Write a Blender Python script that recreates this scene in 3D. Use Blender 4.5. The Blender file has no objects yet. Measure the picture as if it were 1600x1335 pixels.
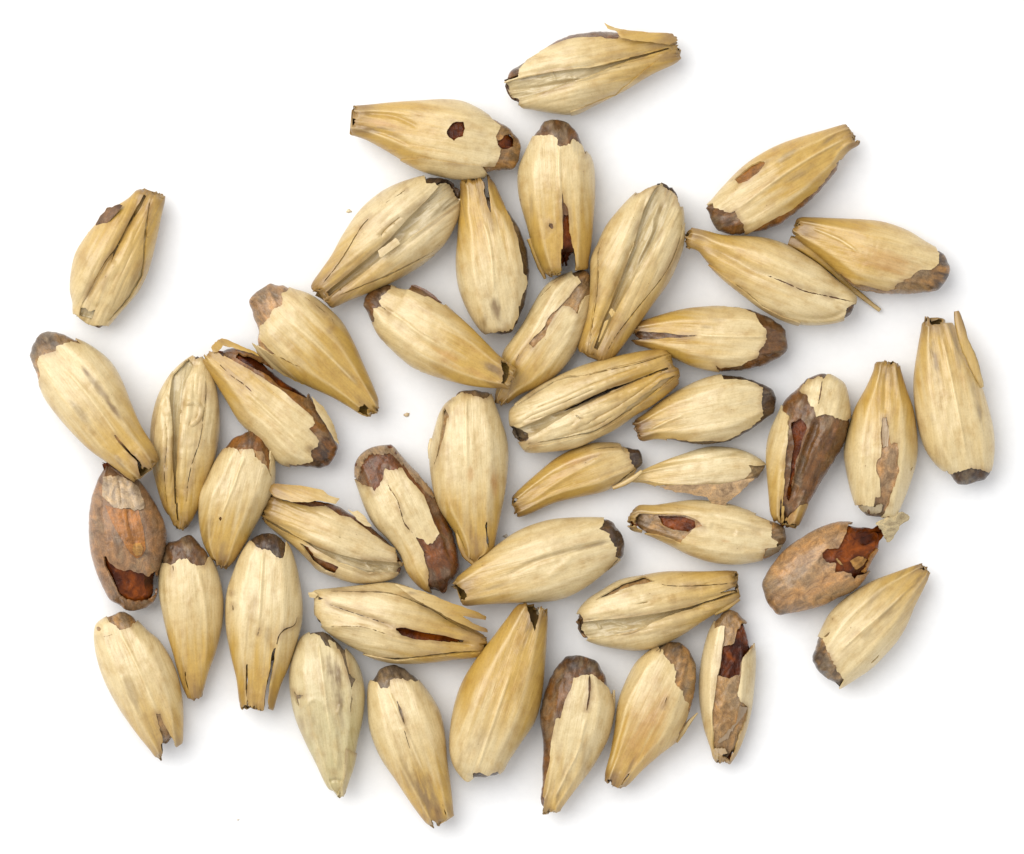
import bpy, math
import numpy as np

# ------------------------------------------------------------------ camera, light, exposure
S = 3.3e-5                      # metres covered by one unit of the layout grid
CX, CY = 800.0, 667.5
LENS = 300.0
DIST = 1600 * S * LENS / 36.0   # camera height over the paper
scene = bpy.context.scene
COL = scene.collection
cam_d = bpy.data.cameras.new('camera')
cam = bpy.data.objects.new('camera', cam_d)
COL.objects.link(cam)
cam_d.lens = LENS
cam_d.sensor_width = 36.0
cam_d.clip_start = 0.01
cam_d.clip_end = 20.0
cam.location = (0, 0, DIST)
scene.camera = cam

world = bpy.data.worlds.new('World')
scene.world = world
world.use_nodes = True
wb = world.node_tree.nodes['Background']
wb.inputs['Color'].default_value = (0.97, 0.98, 1.0, 1)
wb.inputs['Strength'].default_value = FILL = 0.92

def area_lamp(name, loc, size, power, color):
    d = bpy.data.lights.new(name, 'AREA')
    d.shape = 'DISK'
    d.size = size
    d.energy = power
    d.color = color
    o = bpy.data.objects.new(name, d)
    COL.objects.link(o)
    o.location = loc
    from mathutils import Vector
    o.rotation_euler = (-Vector(loc)).to_track_quat('-Z', 'Y').to_euler()
    return o

area_lamp('softbox_lamp', (-0.24, 0.19, 0.40), 0.55, 2.75, (1.0, 0.985, 0.955))

vs = scene.view_settings
scene.display_settings.display_device = 'sRGB'
vs.view_transform = 'Standard'
vs.look = 'None'
vs.exposure = 0.0
vs.gamma = 1.0
vs.use_curve_mapping = False
scene.cycles.max_bounces = 6
scene.cycles.diffuse_bounces = 4
scene.cycles.glossy_bounces = 3

# ------------------------------------------------------------------ small maths helpers
def _hash(ix, iy, seed):
    h = (ix.astype(np.int64) * 374761393 + iy.astype(np.int64) * 668265263 + seed * 1442695041) & 0xffffffff
    h = ((h ^ (h >> 13)) * 1274126177) & 0xffffffff
    return ((h ^ (h >> 16)) & 0xffff) / 65535.0

def vnoise(x, y, seed=0):
    ix, iy = np.floor(x), np.floor(y)
    fx, fy = x - ix, y - iy
    fx = fx * fx * (3 - 2 * fx)
    fy = fy * fy * (3 - 2 * fy)
    ix, iy = ix.astype(np.int64), iy.astype(np.int64)
    a, b = _hash(ix, iy, seed), _hash(ix + 1, iy, seed)
    c, d = _hash(ix, iy + 1, seed), _hash(ix + 1, iy + 1, seed)
    return (a * (1 - fx) + b * fx) * (1 - fy) + (c * (1 - fx) + d * fx) * fy * 1.0

def fbm(x, y, seed=0, n=3):
    s, a, tot = 0, 1.0, 0
    for k in range(n):
        s = s + a * vnoise(x * 2 ** k, y * 2 ** k, seed + 17 * k)
        tot += a
        a *= 0.5
    return s / tot * 2 - 1

def smooth(e0, e1, x):
    t = np.clip((x - e0) / (e1 - e0), 0, 1)
    return t * t * (3 - 2 * t)

def seg_dist(x, y, pts, closed=False):
    """distance to a polyline and the parameter (0..1) of the nearest place on it"""
    p = pts
    q = np.roll(p, -1, axis=0) if closed else p[1:]
    p0 = p if closed else p[:-1]
    d = q - p0
    L = np.maximum((d ** 2).sum(1), 1e-9)
    ln = np.sqrt(L)
    cum = np.concatenate([[0], np.cumsum(ln)])
    best = np.full(x.shape, 1e9)
    par = np.zeros(x.shape)
    for k in range(len(p0)):
        t = np.clip(((x - p0[k, 0]) * d[k, 0] + (y - p0[k, 1]) * d[k, 1]) / L[k], 0, 1)
        dd = np.hypot(x - p0[k, 0] - t * d[k, 0], y - p0[k, 1] - t * d[k, 1])
        m = dd < best
        best = np.where(m, dd, best)
        par = np.where(m, (cum[k] + t * ln[k]) / cum[-1], par)
    return best, par

def inside(x, y, pts):
    r = np.zeros(x.shape, bool)
    n = len(pts)
    j = n - 1
    for i in range(n):
        xi, yi = pts[i]
        xj, yj = pts[j]
        c = ((yi > y) != (yj > y)) & (x < (xj - xi) * (y - yi) / ((yj - yi) or 1e-9) + xi)
        r ^= c
        j = i
    return r

def sdf(x, y, pts):
    """positive inside"""
    d, _ = seg_dist(x, y, pts, True)
    return np.where(inside(x, y, pts), d, -d)

def catmull(p, closed=True, n=6):
    out = []
    m = len(p)
    for i in range(m if closed else m - 1):
        if closed:
            p0, p1, p2, p3 = p[i - 1], p[i], p[(i + 1) % m], p[(i + 2) % m]
        else:
            p0, p1, p2, p3 = p[max(i - 1, 0)], p[i], p[i + 1], p[min(i + 2, m - 1)]
        for k in range(n):
            t = k / n
            out.append(0.5 * (2 * p1 + (p2 - p0) * t + (2 * p0 - 5 * p1 + 4 * p2 - p3) * t * t + (3 * p1 - p0 - 3 * p2 + p3) * t ** 3))
    if not closed:
        out.append(p[-1])
    return np.array(out)

def lin(r, g, b):
    f = lambda c: (c / 255 / 12.92) if c <= 10 else ((c / 255 + 0.055) / 1.055) ** 2.4
    return np.array([f(r), f(g), f(b)])

# ------------------------------------------------------------------ materials
def nodes_of(name):
    m = bpy.data.materials.new(name)
    m.use_nodes = True
    nt = m.node_tree
    return m, nt, nt.nodes['Principled BSDF']

def N(nt, kind, **kw):
    n = nt.nodes.new(kind)
    for k, v in kw.items():
        if k in n.inputs:
            n.inputs[k].default_value = v
        else:
            setattr(n, k, v)
    return n

def ramp(nt, src, stops):
    r = nt.nodes.new('ShaderNodeValToRGB')
    e = r.color_ramp.elements
    while len(e) < len(stops):
        e.new(0.5)
    for k, (p, c) in enumerate(stops):
        e[k].position = p
        e[k].color = (*c, 1) if len(c) == 3 else c
    nt.links.new(src, r.inputs[0])
    return r.outputs[0]

def mixc(nt, mode, fac, a, b):
    m = nt.nodes.new('ShaderNodeMix')
    m.data_type = 'RGBA'
    m.blend_type = mode
    for sock, v in ((m.inputs[0], fac), (m.inputs[6], a), (m.inputs[7], b)):
        if hasattr(v, 'is_linked') or hasattr(v, 'links'):
            nt.links.new(v, sock)
        else:
            sock.default_value = v
    return m.outputs[2]

def uvmap(nt, su, sv):
    uv = nt.nodes.new('ShaderNodeUVMap')
    uv.uv_map = 'fibre'
    mp = nt.nodes.new('ShaderNodeMapping')
    mp.inputs['Scale'].default_value = (su, sv, 1)
    nt.links.new(uv.outputs[0], mp.inputs[0])
    return mp.outputs[0]

def noise(nt, vec, scale, detail=3, rough=0.55, dist=0.0):
    n = N(nt, 'ShaderNodeTexNoise', Scale=scale, Detail=detail, Roughness=rough, Distortion=dist)
    nt.links.new(vec, n.inputs['Vector'])
    return n.outputs['Fac']

def base_attr(nt):
    a = nt.nodes.new('ShaderNodeAttribute')
    a.attribute_name = 'base'
    return a.outputs['Color']

def math_n(nt, op, a, b):
    m = nt.nodes.new('ShaderNodeMath')
    m.operation = op
    for s, v in zip(m.inputs, (a, b)):
        if isinstance(v, (int, float)):
            s.default_value = v
        else:
            nt.links.new(v, s)
    return m.outputs[0]

def bump(nt, height, dist, strength, bsdf, prev=None):
    b = nt.nodes.new('ShaderNodeBump')
    b.inputs['Distance'].default_value = dist
    b.inputs['Strength'].default_value = strength
    nt.links.new(height, b.inputs['Height'])
    if prev is not None:
        nt.links.new(prev, b.inputs['Normal'])
    nt.links.new(b.outputs[0], bsdf.inputs['Normal'])
    return b.outputs[0]

def make_husk_material():
    m, nt, bs = nodes_of('straw_husk')
    fib = noise(nt, uvmap(nt, 1.1, 24), 1.0, 4, 0.6)
    fib2 = noise(nt, uvmap(nt, 3.0, 60), 1.0, 2, 0.5)
    blot = noise(nt, uvmap(nt, 3.5, 5.5), 1.0, 4, 0.6)
    fine = noise(nt, uvmap(nt, 30, 40), 1.0, 3, 0.6)
    c = base_attr(nt)
    c = mixc(nt, 'MULTIPLY', 1.0, c, ramp(nt, fib, [(0.28, (0.90, 0.87, 0.81)), (0.5, (1, 1, 1)), (0.75, (1.05, 1.04, 1.02))]))
    c = mixc(nt, 'MULTIPLY', 1.0, c, ramp(nt, fib2, [(0.3, (0.95, 0.94, 0.91)), (0.6, (1.02, 1.02, 1.02))]))
    c = mixc(nt, 'MULTIPLY', 1.0, c, ramp(nt, blot, [(0.28, (0.83, 0.75, 0.62)), (0.5, (1, 1, 1)), (0.72, (1.06, 1.07, 1.10))]))
    c = mixc(nt, 'MULTIPLY', 1.0, c, ramp(nt, fine, [(0.28, (0.88, 0.86, 0.83)), (0.5, (1, 1, 1)), (0.7, (1.04, 1.04, 1.04))]))
    speck = noise(nt, uvmap(nt, 22, 30), 1.0, 1, 0.4)
    c = mixc(nt, 'MULTIPLY', 1.0, c, ramp(nt, speck, [(0.76, (1, 1, 1)), (0.82, (0.55, 0.45, 0.36))]))
    nt.links.new(c, bs.inputs['Base Color'])
    bs.inputs['Roughness'].default_value = 0.34
    bs.inputs['Specular IOR Level'].default_value = 0.7
    h = math_n(nt, 'ADD', math_n(nt, 'MULTIPLY', fib2, 0.9), math_n(nt, 'MULTIPLY', fine, 0.35))
    h = math_n(nt, 'ADD', h, math_n(nt, 'MULTIPLY', fib, 1.6))
    bump(nt, h, 2.6e-5, 0.5, bs)
    return m

def make_kernel_material():
    m, nt, bs = nodes_of('brown_seed_coat')
    mot = noise(nt, uvmap(nt, 4.5, 6), 1.0, 6, 0.7, 0.9)
    fib = noise(nt, uvmap(nt, 3, 16), 1.0, 4, 0.6)
    bloom = noise(nt, uvmap(nt, 5, 11), 1.3, 5, 0.7, 0.4)
    fine = noise(nt, uvmap(nt, 45, 60), 1.0, 2, 0.6)
    c = base_attr(nt)
    c = mixc(nt, 'MULTIPLY', 1.0, c, ramp(nt, mot, [(0.30, (0.42, 0.38, 0.34)), (0.5, (0.95, 0.95, 0.95)), (0.68, (1.5, 1.4, 1.2))]))
    c = mixc(nt, 'MULTIPLY', 1.0, c, ramp(nt, fib, [(0.3, (0.82, 0.80, 0.78)), (0.6, (1.06, 1.06, 1.06))]))
    c = mixc(nt, 'MIX', ramp(nt, bloom, [(0.56, (0, 0, 0)), (0.78, (0.34, 0.34, 0.34))]), c, (0.42, 0.33, 0.22, 1))
    c = mixc(nt, 'MULTIPLY', 1.0, c, ramp(nt, fine, [(0.3, (0.75, 0.72, 0.7)), (0.55, (1.05, 1.05, 1.05))]))
    nt.links.new(c, bs.inputs['Base Color'])
    bs.inputs['Roughness'].default_value = 0.27
    bs.inputs['Specular IOR Level'].default_value = 0.4
    bs.inputs['Coat Weight'].default_value = 0.12
    bs.inputs['Coat Roughness'].default_value = 0.15
    h = math_n(nt, 'ADD', math_n(nt, 'MULTIPLY', mot, 2.4), math_n(nt, 'MULTIPLY', fine, 0.5))
    h = math_n(nt, 'ADD', h, math_n(nt, 'MULTIPLY', fib, 1.3))
    bump(nt, h, 4e-5, 0.55, bs)
    return m

def make_core_material():
    m, nt, bs = nodes_of('glassy_amber_core')
    lump = noise(nt, uvmap(nt, 9, 10), 1.0, 4, 0.6, 0.8)
    fine = noise(nt, uvmap(nt, 34, 36), 1.0, 3, 0.65)
    c = base_attr(nt)
    c = mixc(nt, 'MULTIPLY', 1.0, c, ramp(nt, lump, [(0.3, (0.55, 0.48, 0.42)), (0.5, (0.95, 0.95, 0.95)), (0.72, (1.5, 1.5, 1.4))]))
    nt.links.new(c, bs.inputs['Base Color'])
    bs.inputs['Roughness'].default_value = 0.12
    bs.inputs['Specular IOR Level'].default_value = 0.2
    h = math_n(nt, 'ADD', math_n(nt, 'MULTIPLY', lump, 3.0), math_n(nt, 'MULTIPLY', fine, 0.9))
    bump(nt, h, 5e-5, 0.5, bs)
    return m

def make_paper_material():
    m, nt, bs = nodes_of('white_paper')
    tc = nt.nodes.new('ShaderNodeTexCoord')
    n1 = noise(nt, tc.outputs['Object'], 1800, 4, 0.6)
    n2 = noise(nt, tc.outputs['Object'], 9000, 2, 0.5)
    c = ramp(nt, n1, [(0.3, (0.80, 0.80, 0.803)), (0.7, (0.83, 0.83, 0.833))])
    nt.links.new(c, bs.inputs['Base Color'])
    bs.inputs['Roughness'].default_value = 0.75
    bs.inputs['Specular IOR Level'].default_value = 0.2
    bump(nt, math_n(nt, 'ADD', n1, math_n(nt, 'MULTIPLY', n2, 0.4)), 3e-5, 0.25, bs)
    return m

HUSK, KERNEL, CORE, PAPER = make_husk_material(), make_kernel_material(), make_core_material(), make_paper_material()

# ------------------------------------------------------------------ mesh building
def clip_mesh(V, F, keep):
    """cut a triangle mesh along keep = 0; V holds any per-vertex columns"""
    pos = keep > 0
    cnt = pos[F].sum(1)
    full = F[cnt == 3]
    newV, tris = [V], [full]
    n0 = len(V)
    part = F[(cnt == 1) | (cnt == 2)]
    if len(part):
        one = pos[part].sum(1) == 1
        odd = np.where(one[:, None], pos[part], ~pos[part]).argmax(1)     # the corner that differs
        r = np.arange(len(part))
        a, b, c = part[r, odd], part[r, (odd + 1) % 3], part[r, (odd + 2) % 3]
        def keyed(p, q):
            return np.minimum(p, q).astype(np.int64) * n0 + np.maximum(p, q)
        keys = np.concatenate([keyed(a, b), keyed(a, c)])
        uq, inv = np.unique(keys, return_inverse=True)
        i, j = uq // n0, uq % n0
        w = (keep[i] / (keep[i] - keep[j]))[:, None]
        w = np.clip(w, 0.02, 0.98)
        newV.append(V[i] * (1 - w) + V[j] * w)
        ab, ac = inv[:len(part)] + n0, inv[len(part):] + n0
        tris.append(np.stack([a, ab, ac], 1)[one])
        two = ~one
        tris.append(np.stack([ab, b, c], 1)[two])
        tris.append(np.stack([ab, c, ac], 1)[two])
    V = np.concatenate(newV)
    F = np.concatenate(tris)
    used = np.zeros(len(V), bool)
    used[F.ravel()] = True
    idx = np.cumsum(used) - 1
    return V[used], idx[F]

def drop_bits(V, F, least=60):
    """remove tiny loose islands left by the ragged cut"""
    n = len(V)
    lab = np.arange(n)
    for _ in range(400):
        m = lab[F].min(1)
        new = lab.copy()
        for k in range(3):
            np.minimum.at(new, F[:, k], m)
        new = new[new]
        if (new == lab).all():
            break
        lab = new
    cnt = np.bincount(lab[F[:, 0]], minlength=n)
    ok = cnt[lab[F[:, 0]]] >= least
    F = F[ok]
    used = np.zeros(n, bool)
    used[F.ravel()] = True
    idx = np.cumsum(used) - 1
    return V[used], idx[F]

def vert_normals(P, F):
    n = np.cross(P[F[:, 1]] - P[F[:, 0]], P[F[:, 2]] - P[F[:, 0]])
    out = np.zeros_like(P)
    for k in range(3):
        np.add.at(out, F[:, k], n)
    return out / np.maximum(np.linalg.norm(out, axis=1, keepdims=True), 1e-9)

def thicken_rim(V, F, th):
    """give the free edges of a shell a visible thickness: a rim that turns inward"""
    e = np.concatenate([F[:, [0, 1]], F[:, [1, 2]], F[:, [2, 0]]])
    n = len(V)
    key = np.minimum(e[:, 0], e[:, 1]).astype(np.int64) * n + np.maximum(e[:, 0], e[:, 1])
    uq, first, cnt = np.unique(key, return_index=True, return_counts=True)
    be = e[first[cnt == 1]]
    if not len(be):
        return V, F, np.zeros((0, 2), int)
    nor = vert_normals(V[:, :3], F)
    bv = np.unique(be)
    mp = np.full(n, -1)
    mp[bv] = np.arange(len(bv)) + n
    add = V[bv].copy()
    add[:, :3] -= nor[bv] * th
    a, b = be[:, 0], be[:, 1]
    quads = np.concatenate([np.stack([b, a, mp[a]], 1), np.stack([b, mp[a], mp[b]], 1)])
    return np.concatenate([V, add]), np.concatenate([F, quads]), be

def link_mesh(name, V, F, base, uv, mat, parent, origin, sharp=None):
    """V in layout units relative to the paper; origin = layout xy of the parent"""
    me = bpy.data.meshes.new(name)
    P = V[:, :3].copy()
    P[:, 0] = (P[:, 0] - origin[0]) * S
    P[:, 1] = -(P[:, 1] - origin[1]) * S
    P[:, 2] *= S
    F = F[:, ::-1]
    me.vertices.add(len(P))
    me.vertices.foreach_set('co', P.astype(np.float32).ravel())
    me.loops.add(F.size)
    me.loops.foreach_set('vertex_index', F.astype(np.int32).ravel())
    me.polygons.add(len(F))
    me.polygons.foreach_set('loop_start', np.arange(0, F.size, 3, dtype=np.int32))
    me.update(calc_edges=True)
    me.polygons.foreach_set('use_smooth', np.ones(len(F), bool))
    ca = me.attributes.new('base', 'FLOAT_COLOR', 'POINT')
    ca.data.foreach_set('color', np.concatenate([np.clip(base, 0, 1), np.ones((len(base), 1))], 1).astype(np.float32).ravel())
    ul = me.uv_layers.new(name='fibre')
    ul.data.foreach_set('uv', uv[F.ravel()].astype(np.float32).ravel())
    if sharp is not None and len(sharp):
        n = len(P)
        ev = np.empty(len(me.edges) * 2, np.int32)
        me.edges.foreach_get('vertices', ev)
        ev = ev.reshape(-1, 2)
        k = np.minimum(ev[:, 0], ev[:, 1]).astype(np.int64) * n + np.maximum(ev[:, 0], ev[:, 1])
        ks = np.minimum(sharp[:, 0], sharp[:, 1]).astype(np.int64) * n + np.maximum(sharp[:, 0], sharp[:, 1])
        at = me.attributes.new('sharp_edge', 'BOOLEAN', 'EDGE')
        at.data.foreach_set('value', np.isin(k, ks))
    me.materials.append(mat)
    me.update()
    o = bpy.data.objects.new(name, me)
    o.parent = parent
    COL.objects.link(o)
    return o

# ------------------------------------------------------------------ colours (albedo)
PALE = np.array([0.60, 0.478, 0.262])
GOLD = np.array([0.45, 0.278, 0.058])
SMUDGE = np.array([0.19, 0.118, 0.048])
ORANGE = np.array([0.42, 0.225, 0.065])
GREEN = np.array([0.36, 0.33, 0.15])
BROWN_END = np.array([0.15, 0.07, 0.02])
KCOL = dict(brown=(0.145, 0.066, 0.020), dark=(0.072, 0.040, 0.018), tan=(0.30, 0.175, 0.068), amber=(0.21, 0.092, 0.02),
            grey=(0.19, 0.14, 0.088), red=(0.14, 0.046, 0.009), bare=(0.36, 0.21, 0.095), pale=(0.42, 0.30, 0.16), rust=(0.25, 0.138, 0.066))
CORE_COL = np.array([0.045, 0.008, 0.001])
crop = (0.0, 0.0, 1.0)

def P(s):
    a = np.array([[float(v) for v in q.split(',')] for q in s.split()])
    a[:, 0] = a[:, 0] * crop[2] + crop[0]
    a[:, 1] = a[:, 1] * crop[2] + crop[1]
    return a

GROUP = 'malted barley grains scattered on white paper'
COUNT = 0

class Body:
    """the rounded grain: outline in the layout, rising from the paper with a curved cross-section"""
    def __init__(self, O, A, B, hk, lb, la, kw, seed):
        self.seed = seed
        pts = catmull(P(O))
        self.A, self.B = P(A)[0], P(B)[0]
        d = self.B - self.A
        self.ax = d / np.hypot(*d)
        self.ay = np.array([-self.ax[1], self.ax[0]])
        self.poly = pts
        q = pts - self.A
        t, n = q @ self.ax, q @ self.ay
        self.t0, self.t1 = t.min() + 0.5, t.max() - 0.3
        self.L = self.t1 - self.t0
        s = np.linspace(0, 1, 400)
        ts = self.t0 + s * self.L
        lo, hi = np.full(400, 1e9), np.full(400, -1e9)
        tj, nj = np.roll(t, -1), np.roll(n, -1)
        for k in range(len(t)):
            a, b = (t[k], tj[k])
            m = (ts >= min(a, b)) & (ts <= max(a, b))
            if m.any() and abs(b - a) > 1e-6:
                v = n[k] + (ts[m] - a) / (b - a) * (nj[k] - n[k])
                lo[m] = np.minimum(lo[m], v)
                hi[m] = np.maximum(hi[m], v)
        ok = hi > lo
        lo, hi = np.interp(s, s[ok], lo[ok]), np.interp(s, s[ok], hi[ok])
        self.s, self.mid, self.half = s, (lo + hi) / 2, (hi - lo) / 2
        ker = np.exp(-np.linspace(-2, 2, 41) ** 2)
        ker /= ker.sum()
        pad = np.concatenate([np.full(20, self.half[0]), self.half, np.zeros(20)])
        self.bh = np.minimum(np.convolve(pad, ker, 'valid'), self.half * 1.25) * hk
        self.bh = np.where(s > 0.9, np.minimum(self.bh, self.half * hk * 1.1), self.bh)
        self.rest = self.bh.max() * 0.82
        self.lb, self.la = lb, la
        self.kw = kw
        self.mode = 'outer'
        self.O = np.array([pts[:, 0].mean(), pts[:, 1].mean()])

    def grid(self, rows, top, bot, s0=0.0, off=0.0, close_base=False, feat=True):
        e = np.linspace(0, 1, rows)
        s = 1 - (1 - e) ** 1.35                       # denser towards the apex
        s = s0 + (1 - s0) * (0.25 * (1 - np.cos(e * math.pi)) / 2 + 0.75 * e)
        f = np.linspace(0, 1, top)
        u1 = 0.62 * (2 * f - 1) + 0.38 * -np.cos(f * math.pi)
        u2 = np.cos(np.linspace(0, math.pi, bot + 2)[1:-1])
        u = np.concatenate([u1, u2])
        up = np.concatenate([np.ones(top), -np.ones(bot)])
        Sg, U = np.meshgrid(s, u, indexing='ij')
        UP = np.broadcast_to(up, Sg.shape)
        mid, half, bh = (np.interp(Sg, self.s, v) for v in (self.mid, self.half, self.bh))
        if close_base:
            c = np.clip((Sg - s0) / 0.10, 0, 1)
            c = np.sqrt(np.clip(1 - (1 - c) ** 2, 0, 1))
            half, bh = half * c, bh * c
        t = self.t0 + Sg * self.L
        nn = mid + U * half
        prof = np.clip(1 - np.abs(U) ** 2.5, 0, 1) ** 0.53
        z = np.where(UP > 0, bh * prof, -0.80 * bh * prof)
        z = z + self.rest + self.lb * (1 - Sg) + self.la * Sg
        X = self.A[0] + t * self.ax[0] + nn * self.ay[0]
        Y = self.A[1] + t * self.ax[1] + nn * self.ay[1]
        w = np.where(UP > 0, prof, 0.0)
        if feat:
            z = z + self.displace(X, Y, t, nn, U, Sg, half) * w
        Z = z
        G = np.stack([X, Y, Z], -1)
        du = np.roll(G, -1, 1) - np.roll(G, 1, 1)
        ds = np.gradient(G, axis=0)
        nor = np.cross(ds, du)
        ln = np.linalg.norm(nor, axis=-1, keepdims=True)
        nor = nor / np.maximum(ln, 1e-9)
        cen = np.stack([self.A[0] + t * self.ax[0] + mid * self.ay[0], self.A[1] + t * self.ax[1] + mid * self.ay[1],
                        self.rest + self.lb * (1 - Sg) + self.la * Sg], -1)
        flip = ((G - cen) * nor).sum() < 0
        if flip:
            nor = -nor
        if self.mode == 'kernel' and not feat is None:
            lump = (0.45 if self.kw.get('bald') else 1.3) * fbm(t / 9, nn / 8, self.seed + 71, 2) + 3.0 * smooth(0.72, 0.95, Sg) * fbm(t / 20, nn / 15, self.seed + 73, 2)
            off = off + lump[..., None] * np.clip(half / 12, 0, 1)[..., None]
        G = G + nor * off
        r, c = Sg.shape
        i = np.arange(r - 1)[:, None] * c + np.arange(c)[None, :]
        j = np.arange(r - 1)[:, None] * c + (np.arange(c)[None, :] + 1) % c
        a, b, cc, dd = i.ravel(), j.ravel(), (j + c).ravel(), (i + c).ravel()
        F = np.concatenate([np.stack([a, b, cc], 1), np.stack([a, cc, dd], 1)])
        # orientation: normals must point out of the body
        V = np.concatenate([G.reshape(-1, 3), t.reshape(-1, 1), nn.reshape(-1, 1), U.reshape(-1, 1), Sg.reshape(-1, 1), np.array(UP).reshape(-1, 1), nor.reshape(-1, 3)], 1)
        k = len(F) // 4
        fn = np.cross(V[F[k:k + 200, 1], :3] - V[F[k:k + 200, 0], :3], V[F[k:k + 200, 2], :3] - V[F[k:k + 200, 0], :3])
        if (fn * V[F[k:k + 200, 0], 8:11]).sum() < 0:
            F = F[:, ::-1]
        # close the apex with one vertex
        ap = V[(r - 1) * c:].mean(0)
        V = np.concatenate([V, ap[None]])
        ia = (r - 1) * c + np.arange(c)
        ja = (r - 1) * c + (np.arange(c) + 1) % c
        cap = np.stack([ia, ja, np.full(c, len(V) - 1)], 1)
        fn = np.cross(V[cap[0, 1], :3] - V[cap[0, 0], :3], V[cap[0, 2], :3] - V[cap[0, 0], :3])
        if F[0, 0] != 0 or F[0, 1] != 1:
            cap = cap[:, ::-1]
        F = np.concatenate([F, cap])
        if close_base:
            V = np.concatenate([V, V[:c].mean(0)[None]])
            cap = np.stack([(np.arange(c) + 1) % c, np.arange(c), np.full(c, len(V) - 1)], 1)
            if F[0, 0] != 0 or F[0, 1] != 1:
                cap = cap[:, ::-1]
            F = np.concatenate([F, cap])
        return V, F

    def displace(self, X, Y, t, n, U, s, half):
        sd = self.seed
        z = 1.6 * fbm(t / 60 + sd, n / 28, sd) + 0.7 * fbm(t / 26, n / 9 + sd, sd + 5)
        vein = self.kw.get('vein')
        for u0, amp, wd in self.kw.get('facets', ((-0.58, 3.0, 0.13), (0.56, 2.8, 0.13))):
            z = z + amp * np.exp(-((U - u0 - 0.03 * np.sin(3 * s + sd)) / wd) ** 2) * smooth(1.0, 0.8, s)
        if vein:
            z = z + 2.3 * self.line(X, Y, vein, 2.2)
        for kind, pts, w, h in self.kw.get('feat', ()):
            z = z + (h if kind == 'r' else -h) * self.line(X, Y, pts, w) * self.kw.get('deep', 1.0)
        op = self.kw.get('opening')
        if op:
            d = np.full(X.shape, -1e9)
            for p in op:
                d = np.maximum(d, sdf(X, Y, P(p)))
            if self.mode == 'outer':
                z = z - 4.0 * smooth(-13, 0, d)
            else:
                z = z - 12.0 * smooth(-3, 6, d) - 4.0 * np.exp(-((d - 1) / 3.0) ** 2)
                if self.mode == 'kernel':
                    z = z - 5.0 * smooth(-14, 2, d)
        if op and self.mode != 'kernel':
            z = z + (1.5 if self.mode == 'inner' else 0.8) * (1 - 3 * np.abs(fbm(t / 50 + sd, n / 7, sd + 19, 2)))
        if self.mode == 'kernel':
            for kind, pts, w, h in self.kw.get('feat', ()):
                if kind == 'g' and op:
                    z = z - 0.8 * h * self.line(X, Y, pts, w * 1.5)
        # shallow crumples across the husk
        z = z + self.kw.get('crumple', 0.5) * fbm(t / 9, n / 14 + sd, sd + 9, 2)
        return z

    def line(self, X, Y, pts, w):
        p = catmull(P(pts), False, 5) if isinstance(pts, str) else pts
        d, q = seg_dist(X, Y, p)
        taper = smooth(0, 0.14, q) * smooth(1, 0.86, q)
        return np.exp(-(d / w) ** 2) * taper

def rag(t, n, seed, k=1.0):
    return k * (2.1 * fbm(t / 26 + 7, n / 3.2, seed, 2) + 0.6 * fbm(t / 5.5, n / 4.5 + 3, seed + 3, 2))

def keep_value(V, keep, cut, cracks, seed, ragk=1.0, topcut=()):
    x, y, t, n = V[:, 0], V[:, 1], V[:, 3], V[:, 4]
    k = np.full(len(V), 60.0)
    if keep:
        k = np.full(len(V), -1e9)
        for p in keep:
            k = np.maximum(k, sdf(x, y, P(p)))
    for p in cut:
        k = np.minimum(k, -sdf(x, y, P(p)))
    for p in topcut:
        k = np.minimum(k, np.where(V[:, 7] > 0, -sdf(x, y, P(p)), 60))
    k = k + rag(t, n, seed, ragk) * (np.abs(k) < 12)
    for p, hw in cracks:
        c = P(p)
        d, q = seg_dist(x, y, catmull(c, False, 4))
        tap = np.minimum(1, np.minimum(q, 1 - q) / 0.2) ** 0.7
        wob = 0.8 * fbm(t / 6, n / 6, seed + 11, 2)
        k = np.minimum(k, d + wob * 0.8 - hw * tap * (1 + 0.5 * fbm(t / 12, n / 12, seed + 23, 2)) - 0.0 - (tap <= 0.02) * -3)
    return k

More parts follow.
